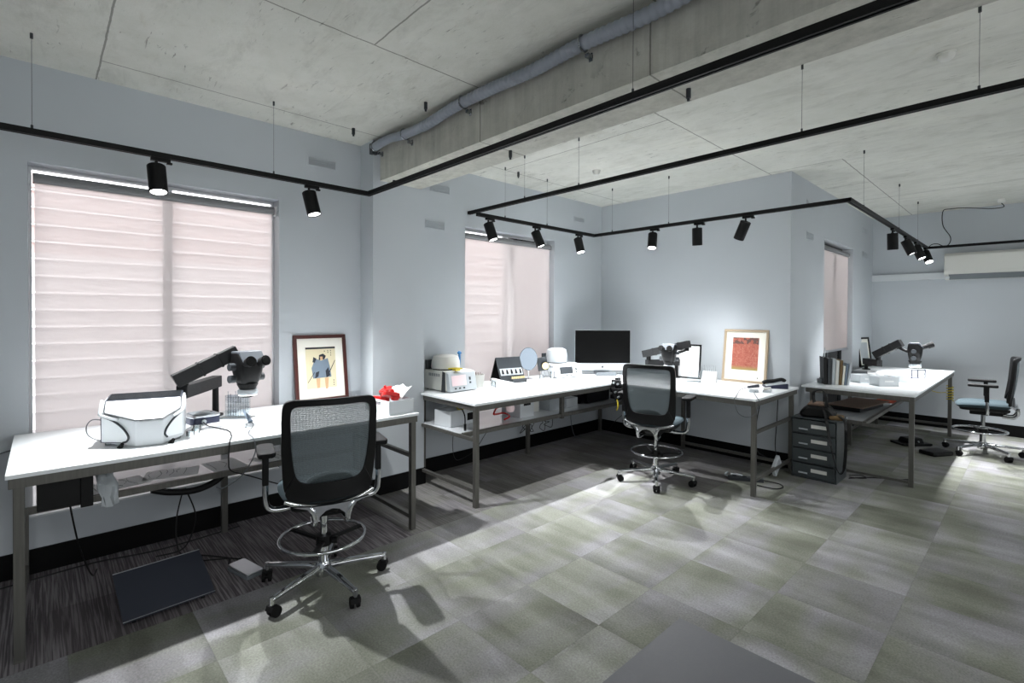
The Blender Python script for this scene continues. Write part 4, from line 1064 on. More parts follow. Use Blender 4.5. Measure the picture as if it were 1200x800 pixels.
# ------------------------------------------------------------------ long bench things
def furnace(lab, loc, az, d, w, hb, dome_r, dome_h, dome_c, body, panel, green=False):
    t = thing('dental_furnace', lab, 'machine', loc, math.radians(az), 'benchtop furnaces')
    b = NB(); prism(b, [(-d/2, .008), (d/2-.05, .008), (d/2-.075, hb), (-d/2, hb)], -w/2, w/2, 'y'); obj('body', b, body, t, bevel=.012)
    b = NB(); Mp = Matrix()
    prism(b, [(d/2-.052, .004), (d/2, .010), (d/2-.035, hb*.92), (d/2-.078, hb*.99)], -w/2-.006, w/2+.006, 'y'); obj('front_panel', b, panel, t, bevel=.008)
    def fp(y, f, lift=.0015):                                # a point on the sloping front
        return (d/2 - .035*f + lift, y, .010 + (hb*.92-.010)*f)
    def fq(b, y0, y1, f0, f1, lift):
        v = [b.verts.new(fp(y, f, l)) for l in (-.001, lift) for y, f in ((y0, f0), (y1, f0), (y1, f1), (y0, f1))]
        for q in ((0, 1, 2, 3), (4, 5, 6, 7), (0, 1, 5, 4), (1, 2, 6, 5), (2, 3, 7, 6), (3, 0, 4, 7)): b.faces.new([v[i] for i in q])
    b = NB(); fq(b, -w*.42, w*.12, .30, .86, .003); obj('display', b, M['dgrey'] if green else M['screenp'], t)
    b = NB()
    for k in range(3): fq(b, -w*.34+k*w*.16, -w*.28+k*w*.16, .12, .20, .004)
    fq(b, w*.24, w*.30, .55, .72, .004); fq(b, w*.24, w*.30, .36, .46, .004)
    obj('buttons', b, M['dgrey'], t)
    b = NB()
    for k in range(8): box(b, -d*.30+k*.022, -d*.30+.012+k*.022, -w/2-.0012, -w/2+.001, hb*.72, hb*.86)
    obj('side_vents', b, M['grey'], t)
    b = NB(); c = dome_c
    lathe(b, [(0, hb+.012), (dome_r*.98, hb+.012), (dome_r, hb+.03), (dome_r*.97, hb+dome_h*.55), (dome_r*.88, hb+dome_h*.86), (dome_r*.6, hb+dome_h*.97), (0, hb+dome_h)], 40, c=(c[0], c[1], 0)); obj('lid', b, M['cream'] if not green else M['lgrey'], t, smooth=True)
    b = NB(); lathe(b, [(0, hb-.004), (dome_r*.9, hb-.004), (dome_r*.9, hb+.012), (0, hb+.012)], 40, c=(c[0], c[1], 0)); obj('seal', b, M['blackm'], t, smooth=True)
    b = NB(); box(b, -d/2-.004, -d/2+.035, -w/2+.02, w/2-.02, .01, hb+dome_h*.62); obj('rear_column', b, M['dgrey'], t, bevel=.006)
    b = NB()
    for x in (-d/2+.03, d/2-.07):
        for y in (-w/2+.03, w/2-.03): cyl(b, (x, y, 0), (x, y, .01), .012, n=12)
    obj('rubber_foot', b, M['rubber'], t)
    return t
f1 = furnace('grey and white furnace with pink display at the left end of the long bench', (-4.06, 2.985, TZ), 4, .42, .34, .20, .145, .15, (-.06, -.01), M['cream'], M['lgrey'])
bm = NB(); prism(bm, [(.075, .0), (.13, 0), (.125, .19), (.09, .20)], -.178, -.171, 'y'); obj('panel_frame', bm, M['dgrey'], f1)
bm = NB(); box(bm, .135, .185, -.09, -.03, .205, .225); tube(bm, [(.10, -.11, .222), (.15, -.06, .228), (.18, .0, .222)], .007, 8); obj('yellow_clip', bm, M['yellow'], f1, smooth=True)
bm = NB(); tube(bm, [(-.05, .16, .21), (-.05, .165, .30), (-.045, .16, .345)], .012, 8); lathe(bm, [(0, .34), (.022, .345), (.024, .36), (.01, .375), (0, .376)], 14, c=(-.045, .16, 0)); obj('blue_handle', bm, M['teal'], f1, smooth=True)
f2 = furnace('white furnace with a dark touch display between the round mirror and the computer', (-4.03, 4.64, TZ), -8, .36, .37, .165, .135, .185, (-.05, -.03), M['white_pl'], M['white_lam'], True)
# cup and jars
t = thing('cup', 'off white cup holding small sticks beside the left furnace', 'cup', (-3.99, 3.30, TZ))
bm = NB(); lathe(bm, [(0, 0), (.050, 0), (.058, .13), (.054, .13), (.047, .006), (0, .006)], 32); obj('body', bm, M['cream'], t, smooth=True)
bm = NB(); rr = random.Random(2)
for i in range(9):
    a = rr.uniform(0, 6.28); r = .035; cyl(bm, (r*.5*math.cos(a), r*.5*math.sin(a), .01), (r*math.cos(a), r*math.sin(a), .14+rr.uniform(0, .02)), .003, n=6)
obj('sticks', bm, M['brown'], t)
bm = NB(); lathe(bm, [(0, 0), (.022, 0), (.024, .004), (.024, .055), (.018, .065), (.018, .075), (.014, .075), (.014, .06), (0, .058)], 20)
single('glass_bottle', 'small clear bottle in front of the off white cup', 'bottle', bm, M['clear'], (-3.83, 3.36, TZ), smooth=True)
bm = NB(); prism(bm, [(-.13, 0), (.13, 0), (.13, .02), (-.10, .075), (-.13, .075)], -.07, .07, 'y')
single('white_wedge_stand', 'white wedge shaped stand between the bottle and the dark display case', 'stand', bm, M['white_pl'], (-3.89, 3.56, TZ), math.radians(60), bevel=.005)
# dark display case: easel lid with five small figures
t = thing('display_case', 'dark folding display case with a row of small black figures', 'case', (-4.07, 3.83, TZ), math.radians(-8))
Ms = Matrix.Translation((.06, 0, 0)) @ Matrix.Rotation(math.radians(-24), 4, 'Y')
bm = NB(); box(bm, -.012, 0, -.165, .165, 0, .30, M=Ms); obj('front_leaf', bm, M['dgrey'], t, bevel=.002)
Mb = Matrix.Translation((-.18, 0, 0)) @ Matrix.Rotation(math.radians(22), 4, 'Y')
bm = NB(); box(bm, 0, .010, -.165, .165, 0, .293, M=Mb); obj('rear_leaf', bm, M['black'], t, bevel=.002)
bm = NB(); box(bm, .0005, .004, -.15, .15, .085, .165, M=Ms); obj('pale_strip', bm, M['lgrey'], t)
bm = NB()
for i in range(5):
    y = -.12+.06*i; prism(bm, [(y-.014, .100), (y+.014, .100), (y+.010, .135), (y+.004, .152), (y-.004, .152), (y-.010, .135)], .004, .010, 'x', M=Ms)
obj('figures', bm, M['black'], t, bevel=.001)
bm = NB(); box(bm, .065, .125, -.06, .135, .002, .045); obj('tray', bm, M['dgrey'], t, bevel=.002)
bm = NB()
for i in range(7): cyl(bm, (.095, -.045+i*.026, .045), (.095, -.045+i*.026, .068), .009, n=10)
obj('vials', bm, M['dial'], t, smooth=True)
# round mirror
t = thing('round_mirror', 'round table mirror on a thin stand before the middle window', 'mirror', (-4.12, 4.16, TZ), math.radians(-30))
Mm = Matrix.Translation((0, 0, .235)) @ Matrix.Rotation(math.radians(86), 4, 'Y') @ Matrix.Diagonal((1.15, .95, 1, 1))
bm = NB(); lathe(bm, [(0, -.006), (.112, -.006), (.117, 0), (.112, .006), (.108, .006), (0, .004)], 48, M=Mm); obj('mirror_disc', bm, M['mirrorg'], t, smooth=True)
bm = NB(); cyl(bm, (0, 0, .01), (0, 0, .11), .006, n=12); lathe(bm, [(0, 0), (.065, 0), (.065, .005), (.012, .014), (0, .014)], 28); obj('stand', bm, M['chrome'], t, smooth=True)
# small dial gauge lamp
t = thing('dial_gauge', 'small round cream faced gauge in a dark tilted housing beside the mirror', 'gauge', (-4.02, 4.34, TZ), math.radians(-35))
bm = NB(); box(bm, -.06, -.02, -.06, .06, .09, .25, M=Matrix.Rotation(.15, 4, 'X')); obj('housing', bm, M['dgrey'], t, bevel=.005)
bm = NB(); cyl(bm, (-.02, .0, .15), (.02, .0, .15), .047, n=28); obj('bezel', bm, M['blackm'], t, smooth=True)
bm = NB(); cyl(bm, (.0202, .0, .15), (.024, .0, .15), .041, n=28); obj('dial_face', bm, M['dial'], t, smooth=True)
bm = NB()
for y in (-.05, .05): tube(bm, [(-.03, y*.6, .10), (.0, y, .04), (.02, y*1.2, .0035)], .0035, 6)
cyl(bm, (-.04, 0, .10), (-.05, 0, .003), .005, n=8); obj('legs', bm, M['steelpl'], t, smooth=True)
bm = NB(); lathe(bm, [(0, 0), (.024, 0), (.026, .085), (.023, .085), (.021, .005), (0, .005)], 20)
single('glass_beaker', 'clear glass beaker in front of the small gauge', 'glass', bm, M['clear'], (-3.93, 4.37, TZ), smooth=True)
bm = NB(); lathe(bm, [(0, 0), (.020, 0), (.022, .06), (.019, .06), (.017, .005), (0, .005)], 20)
single('glass_beaker', 'short clear glass between the mirror foot and the gauge', 'glass', bm, M['clear'], (-3.97, 4.22, TZ), smooth=True)
# tools and papers lying on the top
def tool(lab, x, y, a, L=.15, m='dgrey'):
    b = NB(); cyl(b, (-L/2, 0, .005), (L*.1, 0, .005), .005, n=8); cyl(b, (L*.1, 0, .005), (L/2, 0, .003), .003, .001, n=8)
    single('hand_tool', lab, 'tool', b, M[m], (x, y, TZ), a, group='slim steel hand tools lying on the long bench', smooth=True)
tool('slim dark tool lying in front of the display case', -3.52, 3.62, .9)
tool('slim tool lying right of the first slim tool on the paper', -3.50, 3.86, 1.3, m='grey')
tool('slim dark tool lying below the round mirror', -3.52, 4.16, 1.9, m='grey')
tool('slim dark tool lying alone in front of the white furnace', -3.50, 4.78, .5, .10)
bm = NB(); box(bm, -.105, .105, -.1485, .1485, 0, .0012)
single('paper_sheet', 'white sheet lying under the slim tools on the long bench', 'paper', bm, M['lgrey'], (-3.62, 4.02, TZ), .15)
# computer
t = thing('desktop_computer', 'large silver all in one computer with a black screen in the bench corner', 'computer', (-3.80, 5.17, TZ), math.radians(-45))
bm = NB(); box(bm, -.018, .004, -.352, .352, .052, .565); obj('screen_body', bm, M['alu'], t, bevel=.006)
bm = NB(); box(bm, .0045, .0065, -.346, .346, .145, .560); obj('screen', bm, M['gloss_black'], t)
bm = NB(); prism(bm, rrect(.022, .024, .009, cy=.098), .0045, .0060, 'x'); prism(bm, [(.001, .111), (.007, .119), (.004, .112)], .0045, .0060, 'x'); obj('chin_logo', bm, M['dgrey'], t)
bm = NB(); prism(bm, [(-.09, 0), (-.085, 0), (-.018, .20), (-.03, .21)], -.10, .10, 'y'); box(bm, -.09, .10, -.10, .10, 0, .008); obj('stand', bm, M['alu'], t, bevel=.002)
bm = NB(); box(bm, 0, .02, -.16, .09, 0, .045)
single('metal_box', 'flat grey metal box in front of the computer stand', 'box', bm, M['grey'], (-3.66, 5.12, TZ), math.radians(-45), bevel=.003)
# white board behind the second microscope
t, T_, xf, ar = framed('framed_board', 'black framed white board standing behind the middle microscope', 'board', .35, .41, M['blackm'], .018, .018, (-2.915, 5.62, TZ), -88, 6, (.0, .0, .0), M['paper'])
# acrylic bur racks
for i, (x, y, a) in enumerate(((-2.70, 5.40, -60), (-2.55, 5.47, -75))):
    t = thing('tool_stand', ('clear stand of small tools right of the middle microscope', 'white ridged stand of small tools left of the pale wood print')[i], 'rack', (x, y, TZ), math.radians(a))
    bm = NB(); prism(bm, [(-.06, 0), (.06, 0), (-.03, .12), (-.06, .12)], -.075, .075, 'y'); obj('wedge', bm, M['clear'] if i == 0 else M['white_pl'], t, bevel=.002)
    bm = NB()
    for r in range(3):
        for k in range(7):
            y_ = -.06+.02*k; x_ = -.04+.028*r; z_ = .12-.04*r-.01
            cyl(bm, (x_, y_, z_), (x_, y_, z_+.07), .0016, n=6); lathe(bm, [(0, 0), (.004, .003), (0, .01)], 6, c=(x_, y_, z_+.07))
    obj('small_tools', bm, M['steelpl'], t)
# telephone
t = thing('telephone', 'dark grey desk telephone at the right end of the back wall bench', 'telephone', (-1.90, 5.58, TZ), math.radians(-150))
bm = NB(); prism(bm, [(-.11, 0), (.10, 0), (.10, .02), (-.11, .055)], -.10, .10, 'y'); obj('base', bm, M['navy'], t, bevel=.006)
bm = NB(); prism(bm, [(-.10, .055), (.092, .0225), (.092, .026), (-.10, .0585)], -.03, .09, 'y'); obj('keypad', bm, M['lgrey'], t)
bm = NB(); tube(bm, [(-.115, -.065, .062), (-.08, -.065, .080), (.0, -.065, .062), (.07, -.065, .054), (.10, -.065, .034)], .019, 12, 6); obj('handset', bm, M['black'], t, smooth=True)
# handpieces by the phone
t = thing('dental_handpiece', 'grey handpiece lying on its rest left of the telephone', 'tool', (-1.93, 5.10, TZ), math.radians(25))
bm = NB(); prism(bm, rrect(.09, .07, .015), 0, .028); obj('rest', bm, M['lgrey'], t, bevel=.006)
bm = NB(); cyl(bm, (-.05, 0, .045), (.05, .03, .06), .012, .016, n=14); obj('grip', bm, M['bluegrey'], t, smooth=True)
bm = NB(); tube(bm, [(-.05, 0, .045), (-.12, -.04, .02), (-.15, -.20, .006), (-.18, -.44, .006), (-.19, -.468, -.02), (-.16, -.475, -.13), (-.09, -.48, -.165), (-.02, -.48, -.13), (.01, -.47, -.02), (.0, -.44, .005), (.0, -.1, .005), (.02, -.036, .012)], .0032, 8, M and 6)
obj('cord', bm, M['gcable'], t, smooth=True)
t = thing('dental_handpiece', 'pale handpiece holder closest to the telephone', 'tool', (-1.83, 5.18, TZ), math.radians(10))
bm = NB(); prism(bm, rrect(.075, .06, .012), 0, .025); obj('rest', bm, M['lgrey'], t, bevel=.005)
bm = NB(); cyl(bm, (-.03, -.02, .035), (.03, .0, .045), .011, n=14); cyl(bm, (-.02, .02, .035), (.03, .025, .043), .009, n=14); obj('grip', bm, M['cream'], t, smooth=True)

# things on the lower shelf of the long bench
SZ = .587
def cbox(name, lab, loc, az, w, d, h, m, slot=None, cat='box', lid=None):
    t = thing(name, lab, cat, loc, math.radians(az))
    b = NB(); box(b, -d/2, d/2, -w/2, w/2, 0, h); obj('body', b, m, t, bevel=.004)
    if slot:
        b = NB(); y0, y1, z0, z1 = slot[:4]; box(b, d/2-.001, d/2+.001, y0, y1, z0, z1); obj(slot[4], b, M['black'], t)
    if lid:
        b = NB(); box(b, -d/2-.003, d/2+.003, -w/2-.003, w/2+.003, h*.86, h+.002); obj('lid', b, lid, t, bevel=.003)
    return t
cbox('storage_box', 'white box with black label on the long bench shelf, left end', (-3.86, 2.90, SZ), 8, .34, .22, .15, M['white_pl'], (.05, .15, .035, .105, 'label_plate'))
cbox('storage_box', 'white box with a dark hand slot on the shelf under the display case', (-3.74, 3.62, SZ), 0, .20, .28, .175, M['white_pl'], (-.05, .05, .120, .142, 'hand_slot'))
cbox('storage_box', 'pinkish white carton right of the slotted box on the shelf', (-3.86, 3.86, SZ), 0, .16, .25, .18, M['cream'])
cbox('storage_box', 'grey white carton on the shelf below the mirror', (-3.80, 4.14, SZ), 0, .20, .26, .19, M['lgrey'])
cbox('storage_box', 'low white carton on the shelf just before the dark machine', (-3.80, 4.42, SZ), 0, .20, .26, .10, M['white_pl'])
t = thing('air_compressor', 'dark low machine on the shelf under the white furnace', 'machine', (-3.80, 4.86, SZ), 0)
bm = NB(); box(bm, -.16, .16, -.20, .24, .01, .14); obj('casing', bm, M['black'], t, bevel=.01)
bm = NB(); cyl(bm, (.08, -.27, .06), (.08, -.20, .06), .055, n=24); cyl(bm, (.0, .0, 0), (.0, .0, .01), .05); obj('motor', bm, M['blackm'], t, smooth=True)
# yellow coiled hose over the frame, with a black plug
t = thing('coiled_hose', 'yellow coiled hose with a black nozzle lying over the white labelled box', 'hose', (-3.63, 2.92, SZ+.15))
bm = NB(); pts = []
for i in range(90):
    a = i*.55; pts.append((-.10+.028*math.cos(a), -.10+.0032*i, .034+.026*math.sin(a)))
tube(bm, pts, .006, 6, 2); obj('coil', bm, M['yellow'], t, smooth=True)
bm = NB(); tube(bm, [(-.072, -.10, .034), (.02, -.13, .03), (.07, -.14, -.02), (.075, -.14, -.10)], .006, 8); cyl(bm, (.075, -.14, -.09), (.075, -.14, -.15), .012, n=12); cyl(bm, (.075, -.14, -.15), (.075, -.14, -.21), .006, n=12); obj('nozzle', bm, M['black'], t, smooth=True)
t = thing('red_hose', 'tangle of red tubing with a pinkish white bulb on the shelf by the corner leg', 'hose', (-3.66, 3.30, SZ))
bm = NB(); pts = [(.06*math.cos(i*1.1)*(1+.3*math.sin(i)), .13*math.sin(i*.8), .02+.012*i) for i in range(12)]
tube(bm, pts, .009, 8, 5); obj('tubing', bm, M['red'], t, smooth=True)
bm = NB(); lathe(bm, [(0, 0), (.035, .012), (.045, .045), (.035, .08), (0, .09)], 24, c=(.03, .11, .07)); obj('bulb', bm, M['screenp'], t, smooth=True)
t = thing('cable_bundle', 'knotted bundle of thin black cables hanging beneath the long bench shelf', 'cable', (-3.62, 3.80, .552))
bm = NB(); rr = random.Random(8)
for k in range(4):
    pts = [(.0, -.22+.14*k, .02)]
    for i in range(6): pts.append((rr.uniform(-.03, .03), -.20+.12*k+rr.uniform(-.05, .05), -.03-.022*i*rr.uniform(.7, 1.2)))
    pts.append((.0, -.10+.11*k, .02)); tube(bm, pts, .0035, 6, 5)
obj('cables', bm, M['cable'], t, smooth=True)
cable('pale grey cable with a round plug hanging near the corner under the long bench', [(-3.9, 4.78, .575), (-4.05, 4.86, .40), (-4.12, 4.95, .24), (-4.15, 5.03, .10), (-4.15, 5.10, .03), (-4.15, 5.16, .02), (-4.16, 5.18, .06)], .005, 'gcable')
cable('thin cable sagging from the left end of the long bench shelf to the floor', [(-3.75, 2.80, .572), (-3.85, 2.86, .38), (-4.0, 3.0, .20), (-4.1, 3.15, .14), (-4.05, 3.3, .22), (-3.9, 3.35, .45), (-3.8, 3.36, .572)], .003)
cable('straight dark cable running from the bench corner down the back wall', [(-3.30, 5.60, .80), (-3.6, 5.72, .50), (-4.0, 5.79, .20), (-4.15, 5.8, .02)], .004)
cable('black cable dangling inside the right end frame of the back wall bench', [(-1.86, 5.1, .82), (-1.90, 5.12, .62), (-1.95, 5.2, .42), (-1.95, 5.28, .26), (-1.90, 5.34, .21)], .0045)
cable('second black cable by the rear leg at the right end of the back wall bench', [(-1.82, 5.45, .82), (-1.84, 5.48, .55), (-1.86, 5.5, .30), (-1.84, 5.5, .10), (-1.88, 5.4, .006)], .0045)
cable('white cable coil lying on the carpet beneath the back wall bench', [(-2.22, 5.20, .006), (-2.20, 5.10, .006), (-2.12, 5.06, .006), (-2.04, 5.10, .006), (-2.02, 5.16, .006), (-2.10, 5.19, .010), (-2.17, 5.16, .006)], .009, 'lgrey')
# power strip & adapter slung at the end frame
bm = NB(); box(bm, -.16, .16, -.03, .03, 0, .035); box(bm, -.12, -.08, -.015, .015, .035, .045); box(bm, -.03, .01, -.015, .015, .035, .045); box(bm, .06, .10, -.015, .015, .035, .045)
single('power_strip', 'dark power strip lying on the carpet behind the right front bench leg', 'power strip', bm, M['dgrey'], (-1.99, 5.08, 0), math.radians(28), bevel=.004)
cable('black cable curling on the carpet around the right front bench leg', [(-1.85, 5.15, .02), (-1.72, 5.2, .006), (-1.66, 5.12, .006), (-1.70, 5.02, .006), (-1.85, 5.0, .006)], .005)
t = thing('power_adapter', 'white power adapter hanging tilted on the right end frame of the back wall bench', 'adapter', (-1.80, 5.32, .16), 0)
Mx = Matrix.Rotation(math.radians(38), 4, 'X')
bm = NB(); box(bm, .0, .035, -.11, .07, -.055, .055, M=Mx); obj('case', bm, M['lgrey'], t, bevel=.006)
bm = NB()
for i in range(4): box(bm, .035, .0365, -.09, .05-.02*(i % 2), -.038+.02*i, -.033+.02*i, M=Mx)
obj('label_lines', bm, M['grey'], t)
# black tool holder with knobs hanging at the inner bench corner
t = thing('tool_holder', 'black tool holder with silver knobs clipped at the inner corner of the bench', 'holder', (-3.18, 4.60, .70))
bm = NB(); box(bm, -.02, .02, -.02, .045, .0, .25); box(bm, -.06, .08, -.05, -.01, .02, .14); box(bm, -.045, .065, -.055, -.012, .16, .23); obj('bracket', bm, M['black'], t, bevel=.006)
for (x, z) in ((-.04, .08), (.02, .10), (.06, .05), (.0, .20), (.05, .19)):
    bm = NB(); cyl(bm, (x, -.05, z), (x, -.075, z), .011, n=14); obj('knob', bm, M['alu'], t, smooth=True)
bm = NB(); tube(bm, [(.03, -.04, .02), (.04, -.04, -.05), (.02, -.04, -.10)], .008, 8); obj('tip', bm, M['yellow'], t, smooth=True)

# ------------------------------------------------------------------ alcove bench things
bk = [(.030, .30, 'black', 'thick black binder, first of the row by the side window', -3), (.034, .29, 'dgrey', 'dark grey binder, second in the row by the side window', 0), (.030, .285, 'lgrey', 'light grey binder, third in the row by the side window', 2), (.030, .265, 'cream', 'cream binder, fourth in the row by the side window', 3),
      (.026, .27, 'tan', 'brownish book in the middle of the row by the side window', 5), (.018, .21, 'mount', 'short cream booklet in the row by the side window', 7), (.020, .235, 'inkblue', 'blue grey book near the right end of the row', 9), (.022, .24, 'lgrey', 'last pale grey book at the right end of the row', 12)]
y_ = 6.34; bx = -1.66
for i, (th, h, m, lab, le) in enumerate(bk):
    t = thing('book', lab, 'book', (-1.56+.015*i, y_+.0, TZ), math.radians(-64), 'books and binders standing by the side window')
    Mx = Matrix.Translation((0, 0, 0)) @ Matrix.Rotation(math.radians(-le*.6), 4, 'X')
    bm = NB(); box(bm, -.10, .10, 0, .003, 0, h, M=Mx); box(bm, -.10, .10, th-.003, th, 0, h, M=Mx); box(bm, .097, .10, .003, th-.003, 0, h, M=Mx); obj('cover', bm, M[m], t, bevel=.001)
    bm = NB(); box(bm, -.095, .096, .0035, th-.0035, .004, h-.006, M=Mx); obj('pages', bm, M['paper'], t)
    t.location.x = bx; t.location.y = y_                   # next one beside it, a little further back
    bx += math.cos(math.radians(26))*(th+.004) - math.cos(math.radians(64))*.004; y_ += math.sin(math.radians(26))*(th+.004) + math.sin(math.radians(64))*.004
bm = NB(); prism(bm, rrect(.09, .13, .02), 0, .045); prism(bm, rrect(.05, .08, .015), .045, .062)
single('router', 'small grey device at the left end of the alcove bench by the window cord', 'device', bm, M['grey'], (-1.68, 6.40, TZ), .3, bevel=.005)
cable('pale cable hanging down from the blind to the grey device', [(-1.81, 7.0, 1.25), (-1.80, 6.95, 1.1), (-1.79, 6.8, .96), (-1.72, 6.52, .90), (-1.69, 6.44, .91)], .005, 'lgrey')
def tub(lab, x, y, az, w, d, h, m, tab=True, red=False):
    t = thing('plastic_box', lab, 'box', (x, y, TZ), math.radians(az), 'small white boxes on the alcove bench')
    b = NB()
    for a in ((-d/2, d/2, -w/2, -w/2+.004, .004, h), (-d/2, d/2, w/2-.004, w/2, .004, h), (-d/2, -d/2+.004, -w/2+.004, w/2-.004, .004, h), (d/2-.004, d/2, -w/2+.004, w/2-.004, .004, h), (-d/2, d/2, -w/2, w/2, 0, .004)): box(b, *a)
    obj('body', b, m, t, bevel=.002)
    if tab:
        b = NB(); box(b, d/2, d/2+.002, -w*.22, w*.22, h*.45, h*.62); obj('label_tab', b, M['paper'], t)
    b = NB(); box(b, -d/2+.006, d/2-.006, -w/2+.006, w/2-.006, .006, h*.5); obj('contents', b, M['paper'] if not red else M['red'], t)
    return t
tub('white box with a label tab at the front of the alcove bench', -1.155, 6.66, -42, .22, .15, .10, M['white_pl'])
tub('pale box beside the books on the alcove bench', -1.37, 6.80, -42, .19, .16, .09, M['white_pl'], True)
tub('low pale box behind the labelled box, towards the microscope', -1.13, 7.18, -42, .18, .16, .075, M['white_pl'], False)
bm = NB(); prism(bm, rrect(.14, .08, .02), 0, .025); prism(bm, rrect(.05, .05, .01, cx=.02), .025, .045)
single('red_clip', 'red plastic piece behind the pale box on the alcove bench', 'plastic piece', bm, M['red'], (-1.45, 7.08, TZ+.0), .5, bevel=.004)
bm = NB(); box(bm, -.10, .10, -.06, .06, 0, .04)
single('document_tray', 'dark low tray at the wall side of the alcove bench beneath the jointed arm', 'tray', bm, M['dgrey'], (-1.62, 7.75, TZ), .2, bevel=.004)
bm = NB(); box(bm, -.09, .09, -.12, .12, 0, .03); prism(bm, [(-.09, .03), (.09, .03), (.03, .06), (-.06, .055)], -.10, .10, 'y')
single('paper_stack', 'loose heap of white papers in the middle of the alcove bench', 'paper', bm, M['paper'], (-1.32, 7.75, TZ), .4, bevel=.004)
bm = NB(); lathe(bm, [(0, 0), (.022, 0), (.022, .05), (.010, .065), (.010, .085), (0, .086)], 18)
single('bottle', 'small white bottle below the alcove microscope', 'bottle', bm, M['white_pl'], (-1.13, 7.98, TZ), smooth=True)
t = thing('metal_stand', 'small navy metal stand below the alcove microscope', 'stand', (-1.00, 7.74, TZ), math.radians(-40))
bm = NB(); box(bm, -.04, .04, -.09, .09, 0, .008)
for a in ((-.01, .0, -.09, -.082, .008, .105), (-.01, .0, .082, .09, .008, .105), (-.01, .0, -.082, .082, .097, .105), (-.01, .0, -.01, -.002, .008, .097), (-.01, .0, .0, .08, .05, .056)): box(bm, *a)
obj('frame', bm, M['navy'], t, bevel=.001)
bm = NB(); cyl(bm, (-.005, -.13, .085), (-.005, -.09, .085), .004, n=8); obj('pin', bm, M['steelpl'], t, smooth=True)
bm = NB(); prism(bm, rrect(.05, .03, .008), 0, .010)
single('rubber_pad', 'tiny dark pad near the far corner of the alcove bench', 'pad', bm, M['dgrey'], (-.95, 8.45, TZ), .4)
# alcove shelf
t = thing('black_tray', 'black tray with a flat brown board on the alcove bench shelf', 'tray', (-1.47, 6.92, .572), math.radians(-8))
bm = NB(); box(bm, -.16, .17, -.34, .34, 0, .05); obj('tray', bm, M['black'], t, bevel=.006)
bm = NB(); prism(bm, [(-.15, -.38), (.21, -.38), (.21, .40), (-.15, .40)], .05, .062); obj('board', bm, M['brown'], t, bevel=.002)
bm = NB(); box(bm, -.10, .10, -.15, .15, 0, .003)
single('red_paper', 'orange red sheet at the right end of the alcove bench shelf', 'paper', bm, M['orange'], (-1.32, 7.75, .568), .1)
# yellow hose coil on the rear leg
bm = NB(); pts = []
for i in range(60): pts.append((.036*math.cos(i*.6), .036*math.sin(i*.6), -.11+.0035*i))
tube(bm, pts, .006, 6, 2); tube(bm, [(-.036, .0, .0), (-.12, -.02, -.01), (-.24, -.02, .02)], .005, 6)
single('coiled_hose', 'yellow coiled hose hung round the far leg of the alcove bench', 'hose', bm, M['yellow'], (-.83, 9.02, .60), smooth=True)
# drawer unit with bag
t = thing('drawer_unit', 'grey translucent drawer unit with four labelled drawers at the alcove corner', 'drawers', (-1.535, 5.775, 0), 0)
W, D, H = .40, .36, .60
bm = NB(); box(bm, -W/2, -W/2+.008, -D/2, D/2, .01, H); box(bm, W/2-.008, W/2, -D/2, D/2, .01, H); box(bm, -W/2+.008, W/2-.008, D/2-.008, D/2, .01, H); box(bm, -W/2, W/2, -D/2, D/2, H, H+.012); box(bm, -W/2, W/2, -D/2, D/2, 0, .012)
for k in range(1, 4): box(bm, -W/2+.008, W/2-.008, -D/2, D/2-.008, .012+.147*k-.004, .012+.147*k+.004)
obj('cabinet', bm, M['drawerg'], t, bevel=.002)
for k in range(4):
    z = .020+.147*k
    bm = NB(); box(bm, -W/2+.012, W/2-.012, -D/2-.012, -D/2-.004, z, z+.130); box(bm, -W/2+.014, W/2-.014, -D/2-.004, D/2-.02, z, z+.08); d_ = obj('drawer', bm, M['drawerg'], t, bevel=.003)
    bm = NB(); box(bm, -.02, .12, -D/2-.014, -D/2-.012, z+.055, z+.09); obj('label_card', bm, M['cream'], d_)
    bm = NB(); prism(bm, [(-D/2-.012, z+.03), (-D/2-.026, z+.034), (-D/2-.012, z+.044)], -.13, -.05, 'x'); obj('handle', bm, M['lgrey'], d_)
t = thing('camera_bag', 'black and tan strapped bag lying on top of the drawer unit', 'bag', (-1.535, 5.74, .612), math.radians(10))
bm = NB(); prism(bm, [(-.15, 0), (.15, 0), (.16, .05), (.10, .115), (-.09, .12), (-.16, .05)], -.10, .10, 'y'); obj('body', bm, M['black'], t, bevel=.03)
bm = NB(); prism(bm, [(-.10, .118), (.08, .115), (.04, .155), (-.07, .155)], -.06, .06, 'y'); obj('flap', bm, M['brown'], t, bevel=.015)
bm = NB(); box(bm, .10, .22, -.11, .03, .0, .04); obj('pouch', bm, M['tan'], t, bevel=.012)
bm = NB(); tube(bm, [(-.03, -.05, .14), (-.04, -.02, .25), (.03, .02, .27), (.06, 0, .20), (.08, -.09, .12)], .012, 8, 6, sq=(.03, .008)); obj('grip_strap', bm, M['black'], t, bevel=.001)
bm = NB(); tube(bm, [(.04, -.09, .10), (.07, -.15, .06), (.09, -.215, -.02), (.12, -.235, -.20), (.17, -.24, -.42), (.205, -.235, -.485), (.235, -.225, -.42), (.245, -.20, -.20), (.235, -.16, .0), (.18, -.09, .045)], .01, 8, 6, sq=(.026, .006)); obj('shoulder_strap', bm, M['black'], t)
cable('thin dark cable with a loop on the carpet right of the drawer unit', [(-1.31, 5.95, .006), (-1.22, 5.98, .006), (-1.18, 6.05, .006), (-1.25, 6.10, .006), (-1.32, 6.0, .010)], .004)
cable('dark cable lying straight along the carpet beneath the alcove bench', [(-1.3, 5.90, .006), (-1.15, 6.1, .006), (-.98, 6.2, .006), (-.87, 6.3, .006)], .006)
